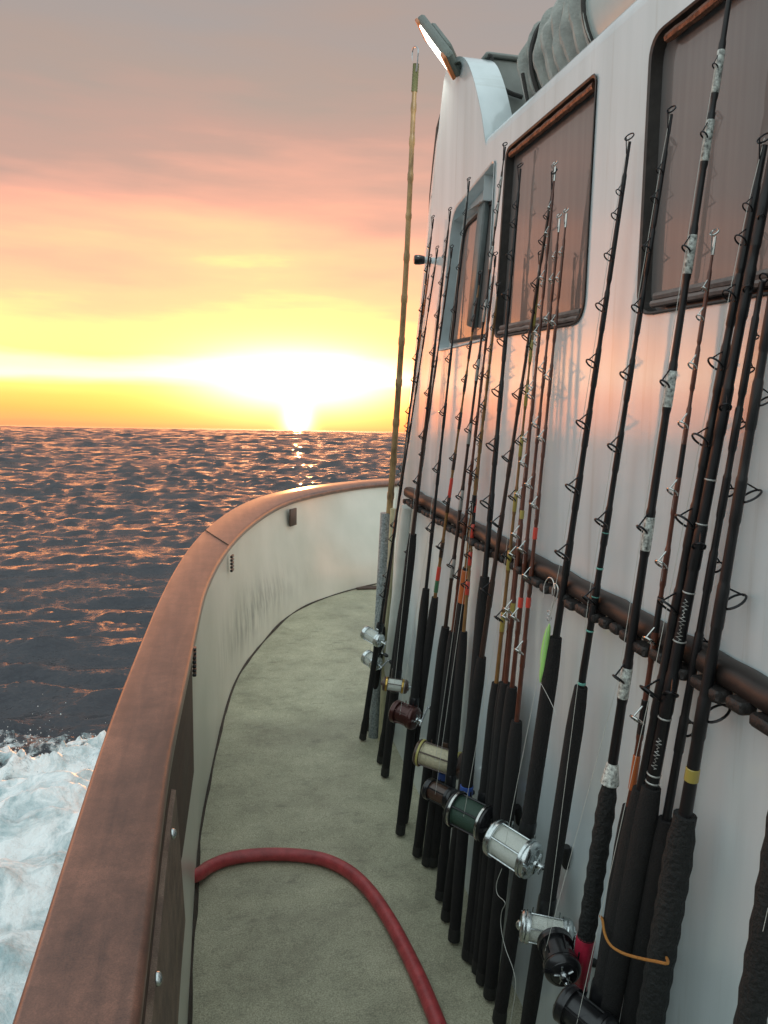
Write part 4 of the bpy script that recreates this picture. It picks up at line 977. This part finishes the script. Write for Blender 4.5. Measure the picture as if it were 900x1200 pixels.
# nodes along the bamboo
pp2 = resample(pp, 180); rad = []
nodes = [.05, .14, .235, .33, .425, .52, .61, .695, .775, .85, .915]
for k in range(180):
    f_ = k / 179; r = .0145 - .0055 * f_
    for n_ in nodes:
        dd = abs(f_ - n_) * 180
        if dd < 1.3: r += .0022
    rad.append(r)
g.tube(pp2, rad, 12); g.build('pole', M['bamboo'], gf, ang=70)
w_ = MB(); tpx = [at_x(x, y, GX) for x, y in ((485.5, 108), (486.5, 92), (487.5, 75))]; w_.tube(resample(tpx, 22), [.0115 + .0012 * (k % 2) for k in range(22)], 10); w_.build('lashing', mat('lashing', (.11, .12, .05), .7, bump=.5, bscale=200), gf)
h_ = MB(); h_.tube(catmull([at_x(x, y, GX) for x, y in ((488, 84), (489.5, 68), (490, 58), (487, 54.5), (484, 57), (483, 66), (483.5, 72))], 6), [.0030] * 30 + [.0022, .0018, .0014, .0010, .0008, .0006, .0004], 8); h_.build('hook', M['steel'], gf)
tb = MB(); q0, q1 = at_x(452, 601, .72), at_x(441, 800, .70); dq = q1 - q0; kk = (q0.z - SL * q0.y) / -(dq.z - SL * dq.y); tb.tube([q0, q0 + dq * kk], .0235, 16)
tag(tb.build('gaff_tube', M['galv']), 'mottled grey metal tube holding the bamboo gaff at the house corner', 'tube')
tb = MB(); q0, q1 = at_x(461, 596, .735), at_x(450, 800, .725); dq = q1 - q0; kk = (q0.z - SL * q0.y) / -(dq.z - SL * dq.y); tb.tube([q0, q0 + dq * kk], .014, 16)
tag(tb.build('cream_pole', M['pvc_cream']), 'cream pole standing just right of the mottled grey tube', 'pole')
tb = MB(); q0, q1 = at_x(477, 594, .745), at_x(449, 836, .74); dq = q1 - q0; kk = (q0.z - SL * q0.y) / -(dq.z - SL * dq.y); tb.tube([q0, q0 + dq * kk], .022, 16)
tag(tb.build('white_pipe', M['pvc']), 'white plastic pipe standing under the rail end among the first rods', 'pipe')

# ------------------------------------------------------------------ hose
hp = [(196, 1096), (224, 1050), (232, 1029), (247, 1015), (275, 1005), (320, 1001), (370, 1005), (405, 1019), (432, 1043), (455, 1076), (475, 1113), (494, 1153), (515, 1205), (530, 1250), (545, 1330)]
pts = [at_h(x, y, .022) for x, y in hp]
pts[0] = P(-.22, pts[2].y - .12, .05); pts[1] = P(-.135, pts[2].y - .05, .05)
pts[2].z += .012
tag(MB().tube(catmull(pts, 8), .0215, 16).build('hose', M['hose'], ang=80), 'thick red rubber hose curving across the deck', 'hose')

# ------------------------------------------------------------------ things on the roof
# flood light
fl0 = at_x(509, 54, .72)
fld = thing('flood_light', fl0, 'lit white flood light tilted on the front corner of the house roof', 'flood light')
e0, e1 = at_x(494, 35, .715), at_x(526, 79, .735); ax = (e1 - e0).normalized(); L_ = (e1 - e0).length
nv_ = Vector((-.80, .35, -.55)); nrm = (nv_ - ax * ax.dot(nv_)).normalized(); sx = ax.cross(nrm)
b = MB(); b.box((e0 + e1) / 2 - nrm * .016, (L_ * 1.06, .082, .030), (ax, sx, nrm), .008); b.box((e0 + e1) / 2 - nrm * .035, (L_ * .6, .06, .02), (ax, sx, nrm), .008); b.build('housing', M['lamp_housing'], fld)
b = MB(); b.box((e0 + e1) / 2 + nrm * .001, (L_ * .80, .062, .006), (ax, sx, nrm), .002); b.build('lens', M['lamp_glow'], fld)
for sg in (1, -1):
    b = MB(); b.box((e0 + e1) / 2 + ax * sg * L_ * .47, (L_ * .12, .080, .012), (ax, sx, nrm), .003); b.build('end_trim', M['lamp_orange'], fld)
b = MB(); b.tube([e1 - nrm * .02, e1 - nrm * .03 + ax * .02, at_x(537, 72, .80)], .008, 8); b.build('bracket', M['lamp_housing'], fld)
la = bpy.data.lights.new('flood_light_beam', 'AREA'); la.energy = 1.6; la.size = .1; la.color = (1, .97, .86)
lo_ = bpy.data.objects.new('flood_light_beam', la); COL.objects.link(lo_); lo_.parent = fld
lo_.location = (e0 + e1) / 2 + nrm * .012 - fl0; lo_.rotation_euler = nrm.to_track_quat('-Z', 'Y').to_euler()
# horn / camera at the corner
cc = at_x(491.5, 304.5, .73)
sc_ = thing('security_camera', cc, 'small dark round camera sticking out from the house corner', 'camera')
ax = Vector((-.9, .1, 0)).normalized(); b = MB(); b.lathe(cc, ax, [(-.02, .004), (-.018, .015), (.0, .018), (.014, .018), (.020, .015), (.022, .004)], 16); b.build('body', M['black_metal'], sc_)
b = MB(); b.tube([cc + Vector((.01, 0, 0)), cc + Vector((.05, 0, 0))], [.013, .011], 12); b.build('mount', M['frame_blue'], sc_)
# grey locker behind the wing with black cable
lk = thing('roof_locker', P(1.2, 2.6, HT), 'grey panel locker on the roof behind the rounded wing', 'locker')
pt_ = at_y(570, 66, 2.55); ht_ = pt_.z - SL * 2.55
b = MB(); b.box(P(1.33, 2.66, (HT + ht_) / 2), (.92, .22, ht_ - HT), (Vector((1, 0, 0)), Vector((0, 1, SL)).normalized(), Vector((0, 0, 1))), .012); b.build('box', M['grey_paint'], lk)
b = MB(); b.box(P(1.33, 2.66, ht_ + .006), (.94, .24, .014), (Vector((1, 0, 0)), Vector((0, 1, SL)).normalized(), Vector((0, 0, 1))), .005); b.build('lid', M['grey_paint'], lk)
cb = MB(); cb.tube(catmull([at_y(x, y, 2.535) for x, y in ((572, 65), (576, 68), (575, 82), (577, 92), (585, 101), (598, 109), (612, 114))], 5), .0075, 8); tag(cb.build('cable', M['rope_dark']), 'dark cable hanging down over the grey roof locker', 'cable')
# ribbed canvas-covered raft
raft = thing('life_raft', P(1.15, 1.9, HT), 'grey ribbed life raft bundle lashed with dark rope on the roof edge', 'life raft')
ca = P(1.085, 0, 2.54); Rr_ = .185; CH = 2.54
prof = []
y0, y1 = 2.34, 1.88
nr = 8
b = MB(); lo = []
NK = 72
def rib(t):  # radial profile along the drum
    x = (t * nr) % 1.0; return .030 * (x ** .6) * (1 if x < .93 else (1 - (x - .93) / .07))
for i_, t in enumerate(np.linspace(0, 1, nr * 9)):
    Y = y0 + (y1 - y0) * t; row = []
    endr = min(1, (t / .06)) ** .5 if t < .06 else 1
    for k in range(NK):
        a = 2 * math.pi * k / NK; fold = .006 * vnoise(np.array([a * 5.0 + t * 3]), np.array([t * nr * 1.3]))[0] + .005 * math.sin(a * 9 + int(t * nr) * 2.1)
        rr = (Rr_ * (.55 + .45 * endr) + rib(t) + fold * (1 if math.sin(a) > -.1 else .3))
        sk = .06 * math.sin(a + .5)     # ribs lean
        row.append(P(ca.x + rr * math.cos(a), Y + sk, CH + rr * math.sin(a)))
    lo.append(row)
b.grid_loops(lo); b.build('ribbed_cover', M['canvas'], raft, ang=35)
b = MB(); lo = []
for Y, r in ((1.90, .16), (1.88, .20), (1.6, .21), (1.2, .205), (1.17, .15)):
    lo.append([P(ca.x + r * math.cos(2 * math.pi * k / 40), Y, CH + r * math.sin(2 * math.pi * k / 40)) for k in range(40)])
b.grid_loops(lo); b.build('canister', mat('canister', (.42, .50, .49), .4, coat=.4, var=.1, vscale=8), raft, ang=50)
b = MB()
for Yc in (2.22, 1.89):
    b.tube([P(ca.x + (Rr_ + .022) * math.cos(t), Yc + .06 * math.sin(t + .5), CH + (Rr_ + .022) * math.sin(t)) for t in np.linspace(0, 2 * math.pi, 60)[:-1]], .007, 6, closed=True)
b.tube([P(ca.x - Rr_ - .035, 2.22, CH - .02), P(ca.x - Rr_ - .02, 2.21, CH - .1), P(.88, 2.20, HT)], .006, 6)
b.build('lashing_rope', M['rope_dark'], raft)
b = MB()
for Yc in (2.3, 1.95, 1.4): b.box(P(ca.x, Yc, HT + .03), (.30, .05, .10), None, .006)
b.build('cradle', M['grey_paint'], raft)

for o in bpy.data.objects:
    if '_org' in o: del o['_org']
